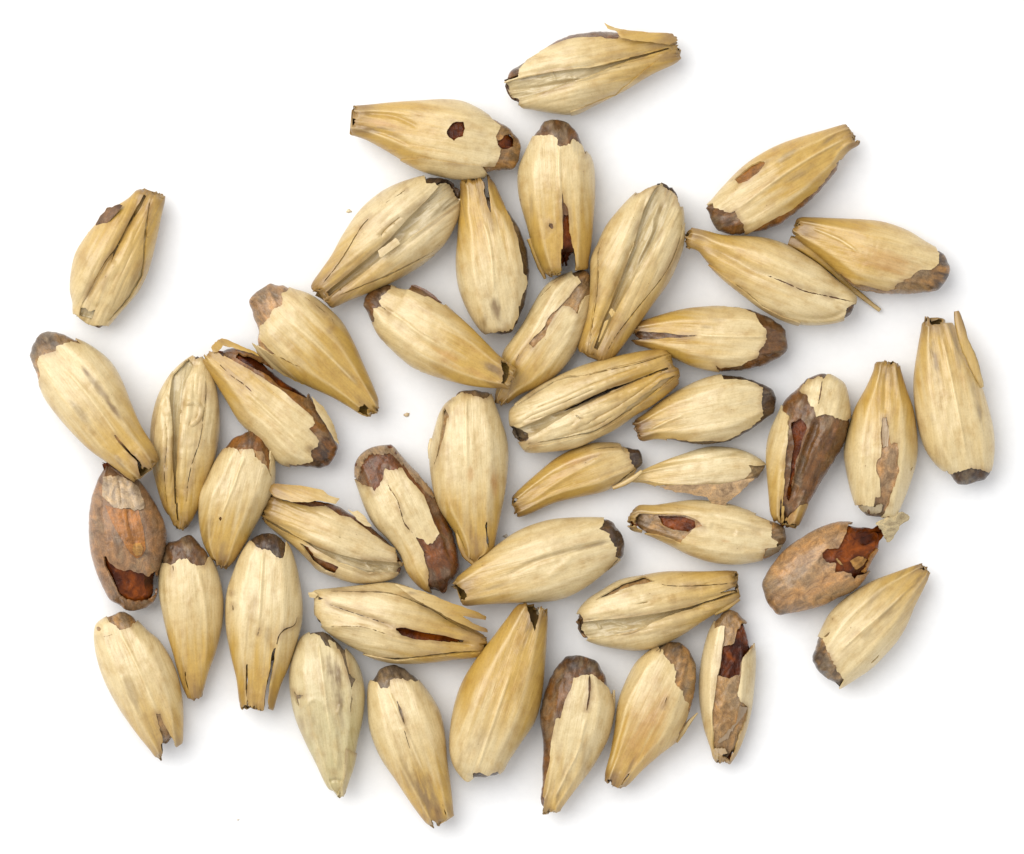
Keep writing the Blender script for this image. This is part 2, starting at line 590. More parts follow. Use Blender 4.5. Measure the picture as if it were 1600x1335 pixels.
def husk_colour(V, b, kw):
    x, y, t, n, s = V[:, 0], V[:, 1], V[:, 3], V[:, 4], V[:, 6]
    sd = b.seed
    streak = fbm(t / 90, n / 6 + sd, sd + 31, 3)
    streak2 = fbm(t / 40, n / 11, sd + 41, 3)
    ga, g0, g1 = kw.get('gold', (0.9, 0.62, 0.10))
    g = 1.15 * smooth(g0 + 0.16, g1 + 0.02, s + 0.24 * streak + 0.16 * streak2) * ga + kw.get('warm', 0.12) + 0.22 * streak2 + 0.10 * streak
    g = np.clip(g, 0, 1)[:, None]
    c = PALE * (1 - g) + GOLD * g
    tone = np.array(kw.get('tone', (1, 1, 1)))
    gr = kw.get('green', 0)
    if gr:
        m = (gr * np.clip(0.6 + 0.6 * streak2, 0, 1) * smooth(0.85, 0.3, s))[:, None]
        c = c * (1 - m) + GREEN * m
    # general faint brown fibre streaks near the narrow end
    m = (smooth(0.45, 0.0, s) * smooth(0.1, 0.55, streak) * kw.get('fray', 0.35))[:, None]
    c = c * (1 - m) + SMUDGE * 1.3 * m
    m = (smooth(0.12, 0.62, fbm(t / 34, n / 13 + sd, sd + 61, 3)) * 0.26)[:, None]
    c = c * (1 - m) + SMUDGE * 1.7 * m
    for st in kw.get('stains', ()):
        p = P('%g,%g' % (st[0], st[1]))[0]
        dx, dy = x - p[0], y - p[1]
        al, ac = dx * b.ax[0] + dy * b.ax[1], dx * b.ay[0] + dy * b.ay[1]
        r = np.hypot(al / (st[2] * crop[2]), ac / (st[3] * crop[2])) + 0.55 * streak2 + 0.25 * streak + 0.45 * fbm(t / 12, n / 4, sd + 51, 3)
        m = np.clip(smooth(1.35, 0.05, r) * abs(st[4]) * 1.2, 0, 0.88)[:, None]
        c = c * (1 - m) + (SMUDGE if st[4] > 0 else ORANGE) * m
    e = kw.get('endbrown', 0.6)
    m = (smooth(0.17, 0.0, s + 0.09 * streak2) * e)[:, None]
    c = c * (1 - m) + BROWN_END * m
    for u0, amp, wd in kw.get('facets', ((-0.58, 3.0, 0.13), (0.56, 2.8, 0.13))):
        m = (0.30 * np.exp(-((V[:, 5] - u0 - 0.03 * np.sin(3 * s + sd)) / 0.055) ** 2) * (V[:, 7] > 0) * smooth(1.0, 0.8, s))[:, None]
        c = c * (1 - m) + PALE * 1.15 * m
    if kw.get('vein'):
        m = (0.5 * b.line(x, y, kw['vein'], 1.7))[:, None]
        c = c * (1 - m) + PALE * 1.25 * m
    return c * tone

def uv_of(V, b):
    return np.stack([V[:, 3] / 100 + b.seed * 3.71, V[:, 4] / 100 + b.seed * 1.93 + (V[:, 7] < 0) * 4.0], 1)

def shell(b, root, name, off, keep=None, cut=(), cracks=(), kw=None, th=2.6, lift=0.8, mat=None, col=None, ragk=1.0, rows=None, s0=0.0, label=None, close=False, topcut=(), mouth=None):
    kw = kw or {}
    if name == 'outer_husk':
        lift, ragk, th, off = 0.0, 0.5, 2.2, off * 0.75
    V, F = b.grid(rows or 165, 84, 18, s0=s0, off=off, close_base=close)
    k = keep_value(V, keep, cut, cracks, b.seed + int(off * 10), ragk, topcut)
    if mouth:
        U = V[:, 5] * (V[:, 7] > 0) + 3 * (V[:, 7] <= 0)
        q = np.abs(U - mouth[0]) / mouth[1]
        dep = mouth[2] * np.where(q < 1, (1 - q ** 2.5), 0) * (1 + 0.5 * fbm(V[:, 4] / 4, V[:, 4] * 0 + 2, b.seed + 4, 2))
        km = V[:, 6] * b.L - dep + 1.2 * fbm(V[:, 4] / 3, V[:, 3] / 5, b.seed + 6, 2)
        k = np.minimum(k, np.where(dep > 0.8, km, 60))
    V = np.concatenate([V, k[:, None]], 1)
    V, F = clip_mesh(V, F, k)
    if not len(F):
        return None
    V, F = drop_bits(V, F)
    near = np.clip(V[:, 11], 0, 60)
    l = lift * np.exp(-near / 5.0) * (0.6 + 0.7 * fbm(V[:, 3] / 22, V[:, 4] / 22, b.seed + 77, 2))
    V[:, :3] += V[:, 8:11] * l[:, None]
    # ragged open end of the husk tube
    fr = np.clip(1 - V[:, 6] * b.L / 14, 0, 1) * (s0 == 0) * (not close)
    V[:, :2] += (b.ax[None, :] * (fr * 7 * (0.4 + fbm(V[:, 4] / 4, V[:, 7] * 9, b.seed + 91, 3)))[:, None])
    V, F, be = thicken_rim(V, F, th)
    base = husk_colour(V, b, kw) if col is None else col(V)
    if col is None:
        m = (0.55 * smooth(9, 0, np.clip(V[:, 11], 0, 60)) * smooth(-0.25, 0.45, fbm(V[:, 3] / 30, V[:, 4] / 30, b.seed + 83, 2)))[:, None]
        base = base * (1 - m) + np.array([0.27, 0.16, 0.065]) * m
    V[:, 2] = np.maximum(V[:, 2], 0.3)
    o = link_mesh(name, V, F, base, uv_of(V, b), mat or HUSK, root, b.O, be)
    if label:
        o['label'] = label
    return o

def kernel_colour(b, kind, kw):
    c0 = np.array(KCOL[kind])
    def f(V):
        t, n, s = V[:, 3], V[:, 4], V[:, 6]
        sd = b.seed
        c = np.repeat(c0[None], len(V), 0)
        m = (smooth(0.80, 0.97, s + 0.09 * fbm(t / 12, n / 10, sd + 3)) * min(0.95, kw.get('tipdark', 0.6) + 0.2))[:, None]
        c = c * (1 - m) + np.array([0.05, 0.030, 0.020]) * m
        v = fbm(t / 24, n / 13, sd + 8)
        m = (smooth(0.0, 0.45, v) * 0.75)[:, None]
        c = c * (1 - m) + c0 * np.array([1.05, 0.93, 0.72]) * m
        m = (smooth(0.05, 0.5, -v) * 0.45)[:, None]
        c = c * (1 - m) + np.array([0.22, 0.165, 0.10]) * m
        m = (smooth(0.22, 0.0, s) * 0.65)[:, None]
        c = c * (1 - m) + np.array([0.07, 0.035, 0.02]) * m
        return c
    return f

def core_colour(V):
    t, n = V[:, 3], V[:, 4]
    v = fbm(t / 30, n / 22, 5)
    m = smooth(-0.2, 0.5, v)[:, None]
    return CORE_COL * (1 - m) + np.array([0.19, 0.042, 0.003]) * m

def free_sheet(b, root, name, poly, kw, col=None, th=1.4, curl=3.0, mat=None, ragk=0.7, label=None):
    """a loose flake of husk: outline with a height at every corner, curved between them"""
    pts = np.array([[float(v) for v in q.split(',')] for q in poly.split()])
    z = pts[:, 2]
    xy = pts[:, :2] * crop[2] + np.array(crop[:2])
    q = (xy - b.A)
    tt, nn = q @ b.ax, q @ b.ay
    step = 1.5
    gt = np.arange(tt.min() - 3, tt.max() + 3, step)
    gn = np.arange(nn.min() - 3, nn.max() + 3, step)
    T, Nn = np.meshgrid(gt, gn, indexing='ij')
    X = b.A[0] + T * b.ax[0] + Nn * b.ay[0]
    Y = b.A[1] + T * b.ax[1] + Nn * b.ay[1]
    k = sdf(X, Y, xy) + rag(T, Nn, b.seed + 5, ragk)
    mt, mn, sc_ = tt.mean(), nn.mean(), max(np.ptp(tt), np.ptp(nn))
    def basis(a, c_):
        a, c_ = (a - mt) / sc_, (c_ - mn) / sc_
        return np.stack([np.ones_like(a), a, c_, a * a, a * c_, c_ * c_], -1)
    M = basis(tt, nn)
    coef = np.linalg.solve(M.T @ M + np.diag([1e-6, .01, .01, .08, .08, .08]), M.T @ z)
    Z = np.clip(basis(T, Nn) @ coef, z.min() - 4, z.max() + 4)
    Z = Z + curl * (1 - np.exp(-np.clip(k, 0, 50) / 5.0)) + 1.2 * fbm(T / 34, Nn / 16, b.seed + 12)
    r, c = T.shape
    i = (np.arange(r - 1)[:, None] * c + np.arange(c - 1)[None, :]).ravel()
    F = np.concatenate([np.stack([i, i + 1, i + c + 1], 1), np.stack([i, i + c + 1, i + c], 1)])
    s = np.clip((T - b.t0) / b.L, 0, 1)
    o = np.ones_like(T)
    V = np.stack([X, Y, Z, T, Nn, o * 0, s, o, o * 0, o * 0, o], -1).reshape(-1, 11)
    fn = np.cross(V[F[:50, 1], :3] - V[F[:50, 0], :3], V[F[:50, 2], :3] - V[F[:50, 0], :3])
    if fn[:, 2].sum() < 0:
        F = F[:, ::-1]
    V, F = clip_mesh(V, F, k.ravel())
    if not len(F):
        return None
    V, F = drop_bits(V, F, 12)
    top = len(V)
    # a second skin below, so that the flake is a closed thin body
    be_all = np.concatenate([F[:, [0, 1]], F[:, [1, 2]], F[:, [2, 0]]])
    key = np.minimum(be_all[:, 0], be_all[:, 1]).astype(np.int64) * top + np.maximum(be_all[:, 0], be_all[:, 1])
    _, first, cnt = np.unique(key, return_index=True, return_counts=True)
    be = be_all[first[cnt == 1]]
    low = V.copy()
    low[:, 2] -= th
    quads = np.concatenate([np.stack([be[:, 1], be[:, 0], be[:, 0] + top], 1), np.stack([be[:, 1], be[:, 0] + top, be[:, 1] + top], 1)])
    F = np.concatenate([F, F[:, ::-1] + top, quads])
    V = np.concatenate([V, low])
    V[:, 2] = np.maximum(V[:, 2], 0.3)
    base = husk_colour(V, b, kw) if col is None else np.repeat(np.array(col)[None], len(V), 0)
    ob = link_mesh(name, V, F, base, uv_of(V, b), mat or (HUSK if col is None else KERNEL), root, b.O, np.concatenate([be, be + top]))
    if label:
        ob['label'] = label
    return ob

def strip(b, root, name, pts, kw, col=None, th=2.5):
    """a narrow splinter of husk: corners x,y,z,halfwidth along its middle line"""
    q = np.array([[float(v) for v in s.split(',')] for s in pts.split()])
    q[:, :2] = q[:, :2] * crop[2] + np.array(crop[:2])
    q = catmull(q, False, 10)
    d = np.gradient(q[:, :2], axis=0)
    d /= np.maximum(np.linalg.norm(d, axis=1, keepdims=True), 1e-9)
    nx = np.stack([-d[:, 1], d[:, 0]], 1)
    prof = [(-1, 0), (-0.6, 0.55), (0, 0.8), (0.6, 0.55), (1, 0), (0.6, -0.5), (0, -0.4), (-0.6, -0.5)]
    m = len(prof)
    rows = []
    for (a, h) in prof:
        wob = 1 + 0.15 * fbm(np.arange(len(q)) / 5 + a, np.zeros(len(q)) + a, b.seed + 3)
        xy = q[:, :2] + nx * (a * q[:, 3] * wob)[:, None]
        rows.append(np.concatenate([xy, (q[:, 2] + h * np.minimum(th, q[:, 3]))[:, None]], 1))
    G = np.stack(rows, 1)
    r, c = G.shape[:2]
    V3 = G.reshape(-1, 3)
    i = np.arange(r - 1)[:, None] * c + np.arange(c)[None, :]
    j = np.arange(r - 1)[:, None] * c + (np.arange(c)[None, :] + 1) % c
    a, bb, cc, dd = i.ravel(), j.ravel(), (j + c).ravel(), (i + c).ravel()
    F = np.concatenate([np.stack([a, bb, cc], 1), np.stack([a, cc, dd], 1)])
    V3 = np.concatenate([V3, V3[:c].mean(0)[None], V3[-c:].mean(0)[None]])
    k0, k1 = len(V3) - 2, len(V3) - 1
    ring = np.arange(c)
    F = np.concatenate([F, np.stack([(ring + 1) % c, ring, np.full(c, k0)], 1), np.stack([(r - 1) * c + ring, (r - 1) * c + (ring + 1) % c, np.full(c, k1)], 1)])
    mid = V3[(r // 2) * c:(r // 2) * c + c].mean(0)
    sel = np.arange((r // 2) * c, (r // 2) * c + c - 1)
    fn = np.cross(V3[F[sel, 1]] - V3[F[sel, 0]], V3[F[sel, 2]] - V3[F[sel, 0]])
    if (fn * (V3[F[sel, 0]] - mid)).sum() < 0:
        F = F[:, ::-1]
    qq = V3[:, :2] - b.A
    t, n = qq @ b.ax, qq @ b.ay
    s = np.clip((t - b.t0) / b.L, 0, 1)
    z0 = np.zeros(len(V3))
    V = np.concatenate([V3, np.stack([t, n, z0, s, z0 + 1, z0, z0, z0 + 1], 1)], 1)
    V[:, 2] = np.maximum(V[:, 2], 0.3)
    base = husk_colour(V, b, kw) if col is None else np.repeat(np.array(col)[None], len(V), 0)
    return link_mesh(name, V, F, base, uv_of(V, b), HUSK, root, b.O)

def grain(label, O, A, B, kernel='brown', k0=0.12, hk=0.80, lb=0.0, la=0.0, cut=(), cracks=(), holes=(), shells=(), sheets=(), strips=(), husk=True, topcut=(), mouth='auto', keep=None, opening=None, kfeat=True, **kw):
    global COUNT
    COUNT += 1
    b = Body(O, A, B, hk, lb, la, kw, COUNT * 7 + 3)
    if mouth == 'auto':
        mouth = (0.5 * math.sin(COUNT * 2.3), 0.45 + 0.2 * math.sin(COUNT * 1.7), 4.5 + 3 * math.sin(COUNT * 3.1))
    f = 1 - b.rest / (DIST / S)                      # widest level of the grain seen from the lens
    root = bpy.data.objects.new('barley_grain', None)
    root.empty_display_size = 0.001
    COL.objects.link(root)
    root.location = ((b.O[0] - CX) * S * f, (CY - b.O[1]) * S * f, 0)
    root['label'], root['category'], root['group'] = label, 'barley grain', GROUP
    kcol = kernel_colour(b, kernel, kw)
    # the seed inside: skin, and below it a glassy core where the skin is broken
    base_off = -2.2 if husk else 0.0
    kw['opening'] = opening
    kw['bald'] = not husk
    b.kw = kw
    b.mode = 'kernel'
    kr = dict(mat=KERNEL, col=kcol, s0=k0, close=True)
    ker = shell(b, root, 'kernel', base_off, cut=holes, ragk=0.6, cracks=kw.get('kcracks', ()), th=3.0, lift=0.0, rows=120 if husk else 160, **kr)
    if holes:
        shell(b, ker, 'kernel_core', base_off - 6.5, mat=CORE, col=core_colour, s0=k0, close=True, rows=110, lift=0, th=0.5)
    if husk:
        if opening:
            kw.setdefault('deep', 1.25)
        b.mode = 'inner' if opening else 'outer'
        if opening:                                  # crease side up: inner husk shows between the folded edges of the outer one
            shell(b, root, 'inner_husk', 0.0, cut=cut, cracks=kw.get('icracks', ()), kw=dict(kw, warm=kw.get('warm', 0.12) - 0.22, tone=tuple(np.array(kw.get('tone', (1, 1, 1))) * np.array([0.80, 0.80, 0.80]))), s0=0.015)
            b.mode = 'outer'
            shell(b, root, 'husk', 3.0, lift=0.2, cut=list(cut) + list(opening), cracks=cracks, kw=kw, ragk=0.55)
        else:
            shell(b, root, 'husk', 0.0, keep=keep, cut=cut, cracks=cracks, kw=kw, ragk=kw.get('ragk', 1.0), topcut=topcut, mouth=mouth)
    for sh in shells:
        sh = dict(sh)
        sk = sh.pop('kw', None)
        if sk is not None:
            sk = dict(kw, **sk)
        c = sh.pop('colour', None)
        if c is not None:
            cc = np.array(KCOL[c] if isinstance(c, str) else c)
            sh['col'] = (lambda V, cc=cc: np.repeat(cc[None], len(V), 0) * (1 + 0.18 * fbm(V[:, 3] / 20, V[:, 4] / 8, 3))[:, None])
        nm = sh.pop('name')
        last = shell(b, last if nm == 'germ_tip' else root, nm, sh.pop('off'), kw=sk or kw, **sh)
    for d in sheets:
        d = dict(d)
        free_sheet(b, root, d.pop('name', 'husk_flap'), d.pop('p'), kw, **d)
    for st in strips:
        strip(b, root, 'husk_strip', st, kw)
    return root

def crumb(label, name, x, y, r, colour, seed, mat=HUSK):
    a = np.linspace(0, 2 * math.pi, 13)[:-1]
    rr = r * (0.65 + 0.6 * np.array([float(_hash(np.array([k]), np.array([seed]), 3)[0]) for k in range(12)]))
    ring = np.stack([x + rr * np.cos(a) * 1.3, y + rr * np.sin(a) * 0.8], 1)
    c = np.array([x, y])
    lo = np.concatenate([c + (ring - c) * 0.9, np.full((12, 1), 0.3)], 1)
    mi = np.concatenate([ring, np.full((12, 1), r * 0.35)], 1)
    hi = np.concatenate([c + (ring - c) * 0.55, (r * (0.6 + 0.15 * np.cos(a * 2 + seed)))[:, None]], 1)
    V3 = np.concatenate([lo, mi, hi, [[x, y, r * 0.75]], [[x, y, 0.3]]])
    k = np.arange(12)
    n = (k + 1) % 12
    F = np.concatenate([np.stack([q, w, e], 1) for q, w, e in ((k, n, n + 12), (k, n + 12, k + 12), (k + 12, n + 12, n + 24), (k + 12, n + 24, k + 24), (k + 24, n + 24, k * 0 + 36), (n, k, k * 0 + 37))])
    uv = V3[:, :2] / 100
    o = link_mesh(name, V3, F, np.repeat(np.array(colour)[None], len(V3), 0), uv, mat, None, (x, y))
    o.location = ((x - CX) * S, (CY - y) * S, 0)
    o['label'], o['category'], o['group'] = label, 'crumb', 'loose specks of husk on the paper'

# ------------------------------------------------------------------ the sheet of paper
def paper():
    me = bpy.data.meshes.new('paper_ground')
    w = 0.35
    n = 24
    vs_ = [(-w + 2 * w * i / n, -w + 2 * w * j / n, 0.0) for j in range(n + 1) for i in range(n + 1)]
    fs = [(j * (n + 1) + i, j * (n + 1) + i + 1, (j + 1) * (n + 1) + i + 1, (j + 1) * (n + 1) + i) for j in range(n) for i in range(n)]
    me.from_pydata(vs_, [], fs)
    me.materials.append(PAPER)
    o = bpy.data.objects.new('paper_ground', me)
    COL.objects.link(o)
    o['kind'] = 'structure'
    o['label'] = 'plain white paper surface under the grains'
paper()

# ------------------------------------------------------------------ the grains
C1, C2, C3, C4, C5 = (760, 20, .2125), (520, 120, .275), (1040, 180, .3), (20, 270, .2023), (470, 260, .28464)
D1, D2, D3, D4, D5 = (760, 270, .2771), (30, 430, .36875), (780, 460, .3), (1170, 470, .27721), (120, 680, .23975)
E1, E2, E3, E4, E5, E6 = (400, 580, .28455), (680, 780, .3625), (1160, 760, .2471), (130, 820, .29215), (430, 890, .31469), (680, 920, .3375)

crop = C1
grain('topmost barley grain, crease side up, with a husk flap sticking up at one end',
      '145,520 150,470 205,400 300,335 420,260 520,195 640,150 800,132 900,132 1000,140 1180,158 1360,168 1395,210 1410,310 1380,355 1200,440 1000,560 800,660 640,735 480,725 340,700 240,680 180,600',
      '1405,262', '148,525', kernel='brown', k0=.2,
      cut=['100,520 150,510 235,482 240,420 310,345 450,262 560,212 700,188 840,183 890,205 965,197 1000,120 880,60 400,160 80,450', '130,560 165,580 190,620 250,640 240,680 300,720 150,720'],
      opening=['90,520 150,510 235,485 480,440 740,415 1000,352 1335,262 1345,272 1110,345 950,398 750,485 560,548 370,612 250,642 150,680 90,600'],
      feat=[('r', '170,540 350,500 560,495 700,470 900,395 1100,345', 5, 2.5), ('g', '150,575 350,560 560,520 680,490', 3, 3), ('r', '480,445 500,480 500,510', 2, 2), ('r', '610,480 640,500 670,485', 2, 2), ('g', '420,590 600,520 700,500', 2, 2)],
      shells=[dict(name='outer_husk', off=6, keep=['1380,270 1300,320 1180,415 1080,500 960,600 800,665 620,738 640,900 1500,700 1600,300'])],
      sheets=[dict(p='860,80,70 935,118,78 1010,132,70 1190,152,62 1360,158,55 1405,205,60 1345,245,66 1200,222,74 1080,216,80 985,197,84 950,142,84 885,128,76')], gold=(.75, .55, .1), facets=())

crop = C2
grain('barley grain with a round dark red hole in its middle and another at its tip',
      '105,170 125,165 200,160 350,145 500,135 640,128 740,140 830,180 890,220 960,260 1030,305 1065,365 1070,420 1060,490 1020,525 960,540 890,548 860,570 800,580 700,578 600,560 500,530 400,480 300,420 200,365 130,340 95,330 100,300 120,250 110,200',
      '100,250', '1072,415', kernel='tan', tipdark=.25, ragk=.5, mouth=(0.1, .34, 13),
      cut=['885,215 905,245 950,285 945,310 925,345 935,385 955,415 940,470 920,515 850,515 872,548 920,590 1000,570 1100,500 1120,380 1060,280 950,200', '680,270 705,262 745,262 750,300 742,345 715,350 690,372 655,350 648,320 660,300'],
      holes=['975,335 1010,325 1032,350 1030,395 1000,412 965,415 935,392 938,365 965,355', '670,262 705,255 750,255 758,300 750,350 715,360 690,380 650,355 640,320 655,295'],
      cracks=[('755,332 800,345 845,360', .5)], lb=4, kfeat=True,
      shells=[dict(name='outer_husk', off=2.5, keep=['520,465 600,485 720,500 842,514 872,545 850,640 600,640 350,480'])],
      stains=[(270, 270, 90, 22, -.6), (200, 315, 70, 25, .55), (300, 300, 60, 10, .5), (180, 215, 60, 10, .4)], feat=[('g', '180,210 350,230 500,300', 4, 3), ('g', '170,310 300,330 450,400', 4, 3)])
grain('barley grain with smooth brown cap on top and dark slit at its lower end',
      '1195,255 1250,238 1320,245 1370,290 1410,350 1440,420 1470,460 1488,540 1490,680 1480,830 1470,950 1455,1040 1445,1095 1380,1100 1300,1125 1215,1128 1170,1050 1130,950 1100,840 1065,720 1050,620 1055,520 1090,430 1130,350 1160,300',
      '1325,1125', '1270,238', kernel='brown', k0=.09, tipdark=.15,
      cut=['1100,348 1140,342 1200,340 1255,336 1275,365 1270,395 1290,408 1318,398 1350,385 1365,360 1420,400 1435,455 1447,415 1500,300 1300,180 1120,230', '1303,655 1312,720 1335,760 1345,850 1360,950 1378,1045 1390,1160 1293,1160 1300,1000 1308,870 1300,720', '1232,825 1250,842 1254,866 1238,872 1222,852'],
      holes=['1312,790 1345,790 1362,900 1385,1060 1400,1150 1285,1150 1298,1000'], vein='1285,410 1283,520 1290,640 1300,660', stains=[(1130, 740, 70, 12, .35)],
      strips=['1118,920,45,5 1150,1000,40,5 1180,1075,36,5 1207,1147,30,2'], endbrown=.35)

crop = C5
grain('crease side up barley grain with a small square husk scrap lying in its groove',
      '690,60 745,57 800,75 850,120 865,170 862,260 830,340 790,410 740,465 640,545 500,625 350,690 250,730 170,765 150,740 100,705 70,670 75,640 110,590 180,490 240,380 330,250 430,160 520,110 620,75',
      '105,705', '852,100', kernel='dark', k0=.15, facets=(),
      cut=['675,40 690,100 740,100 750,117 792,93 830,122 855,180 920,180 880,40 760,10'],
      opening=['750,122 690,190 600,280 500,390 400,480 250,600 140,695 155,715 250,655 350,585 440,512 560,430 680,345 780,270 862,208 900,120 800,60'],
      cracks=[('400,265 340,330 290,410 230,510 160,600 95,675', 1.1), ('745,455 690,490 620,530 480,600 200,715', 1.4), ('555,275 500,335 430,400', .7), ('590,125 540,160 460,210', .7)],
      shells=[dict(name='outer_husk', off=5, keep=['760,455 690,500 620,540 480,610 150,735 200,850 700,650'], cut=['700,430 660,520 760,480'])],
      sheets=[dict(p='525,393,98 548,430,99 440,507,97 425,467,96', curl=1, name='husk_scrap')],
      feat=[('g', '700,190 550,370 350,560 180,690', 9, 5), ('r', '830,140 700,290 560,420', 6, 2.5), ('g', '560,270 480,340 430,400', 3, 3)], gold=(.7, .5, .1), tone=(.97, .98, 1.02))

crop = C3
grain('barley grain with an oval brown hole in its husk and a golden base',
      '210,475 240,440 300,370 400,270 500,200 600,150 700,115 820,80 935,48 945,70 985,100 1010,150 960,185 920,230 890,300 840,360 780,430 700,500 620,560 540,600 440,622 330,625 265,600 230,550 215,510',
      '985,105', '232,565', kernel='amber', tipdark=.5, k0=.1, lb=2,
      cut=['170,470 245,465 250,485 300,500 340,515 360,505 378,540 405,575 415,622 480,590 530,560 640,502 660,490 780,400 840,325 905,235 980,230 900,470 500,720 220,680 160,560', '360,340 400,300 450,260 490,245 518,248 510,270 470,310 420,345 380,360'],
      vein='365,500 560,350 740,230 950,115', stains=[(630, 215, 90, 22, .6), (700, 310, 80, 20, .4), (560, 350, 60, 16, .35), (850, 130, 60, 12, .6), (900, 170, 60, 10, .4)], gold=(1.0, .7, .25), warm=.2)
grain('barley grain with a curved crack along its crease, next to the long thin splinter',
      '130,590 200,600 300,625 420,630 520,640 620,670 700,715 800,780 880,850 960,910 995,950 990,980 980,1010 960,1050 900,1080 800,1095 700,1092 600,1060 500,1005 400,930 300,850 220,770 170,710 120,690 92,660 100,625',
      '105,640', '985,1010', kernel='brown', k0=.14, lb=10, la=6, facets=((-.45, 1.5, .2),),
      cut=['940,1005 985,985 1040,1000 980,1090 925,1070'], cracks=[('470,815 520,835 560,852 640,885 720,920 840,945 990,978', .9), ('130,690 200,760 300,838 400,908 500,990 600,1045', .8)],
      feat=[('g', '200,680 330,740 420,790 480,820 560,850 640,885 720,920 840,945 990,977', 7, 6), ('g', '540,1030 700,1060 850,1060 950,1010', 4, 3.5), ('r', '500,990 650,1055 800,1075 900,1075', 4, 2)],
      shells=[dict(name='outer_husk', off=3.5, keep=['110,690 200,765 300,845 400,918 500,998 600,1052 700,1086 600,1200 200,950 40,700'])], gold=(.8, .6, .1), warm=.1)
grain('barley grain with brown lower side and a long thin splinter trailing from its base',
      '690,535 740,532 900,538 1050,545 1150,560 1260,600 1350,655 1415,695 1470,740 1490,790 1475,850 1440,900 1380,930 1200,942 1080,930 980,905 920,850 860,790 780,720 700,660 665,625 665,580',
      '665,590', '1492,820', kernel='tan', tipdark=.9, k0=.12,
      cut=['1405,680 1425,740 1410,790 1380,805 1320,810 1260,850 1205,875 1185,905 1150,914 1050,892 980,877 930,842 912,825 880,850 940,960 1100,1010 1400,1000 1540,850 1500,700'],
      strips=['645,655,30,9 720,685,34,10 790,735,32,9 880,810,26,7 960,890,20,5 1030,945,12,4 1122,1016,8,3'],
      stains=[(1150, 770, 140, 60, -.55), (760, 560, 60, 8, .4), (720, 610, 40, 30, .4)], warm=.35, vein='760,590 900,650 1000,720')

crop = C5
grain('pale barley grain with a forked upper end tucked under the two holed grain',
      '880,75 960,75 1010,60 1020,45 1060,90 1090,150 1120,215 1160,260 1210,350 1245,450 1260,560 1250,680 1220,800 1180,880 1130,925 1060,930 1000,915 940,840 890,740 860,640 850,520 860,380 865,260 875,150',
      '945,68', '1110,930', kernel='dark', k0=.12, tipdark=.7,
      cut=['1000,85 1012,160 1026,225 1044,255 1042,190 1034,110 1025,40 1005,20 985,60', '1112,205 1150,290 1185,400 1210,490 1222,540 1215,590 1240,600 1245,640 1215,720 1200,760 1195,820 1165,895 1120,905 1075,908 1045,912 1010,922 1020,1000 1220,960 1320,700 1300,500 1200,200'],
      stains=[(1075, 790, 60, 26, .75), (1000, 860, 40, 30, .5), (1040, 300, 90, 16, .4), (900, 250, 100, 12, .3)], vein='1000,300 1040,450 1060,700', gold=(.9, .5, .1), fray=.6)

crop = D1
grain('big crease side up barley grain with a wide pale groove and two rounded lobes',
      '870,105 930,72 980,70 1040,90 1080,130 1095,180 1105,260 1100,400 1060,520 1010,620 930,730 860,830 780,940 720,1020 670,1075 630,1050 540,1005 530,985 560,880 590,750 600,600 600,500 630,420 680,310 750,220 820,145',
      '600,1035', '1040,85', kernel='dark', k0=.15, facets=(), la=4,
      cut=['830,135 900,95 940,82 985,72 1050,112 1068,140 1088,195 1140,190 1100,80 1000,20 880,40'],
      opening=['945,95 915,150 880,220 850,320 820,430 770,560 720,690 680,780 605,985 625,1000 720,800 770,710 830,600 890,490 950,390 1000,300 1030,220 1068,135 1010,40'],
      cracks=[('665,375 632,450 630,560 622,700 598,850 580,1000', .7), ('1102,260 1085,385 1040,505 980,605 850,765 720,935 660,1060', .9)],
      shells=[dict(name='outer_husk', off=5.5, keep=['1130,250 1092,390 1046,510 985,610 855,772 725,940 680,1150 900,1100 1200,600']), dict(name='outer_husk', off=5.5, keep=['655,375 625,450 622,560 612,700 590,850 570,1010 480,1010 540,500'])],
      sheets=[dict(p='690,790,92 705,765,94 725,790,94 705,822,92', curl=.5, name='husk_scrap'), dict(p='665,840,88 688,830,90 640,950,84 620,985,80', curl=.5, name='husk_scrap')],
      feat=[('g', '950,130 860,330 760,620 640,960', 11, 7), ('r', '985,150 940,260 930,330 890,420 830,560', 3, 3.5), ('r', '940,240 880,400', 2, 2), ('g', '1000,180 960,300 900,440', 3, 2)], gold=(.7, .6, .1))

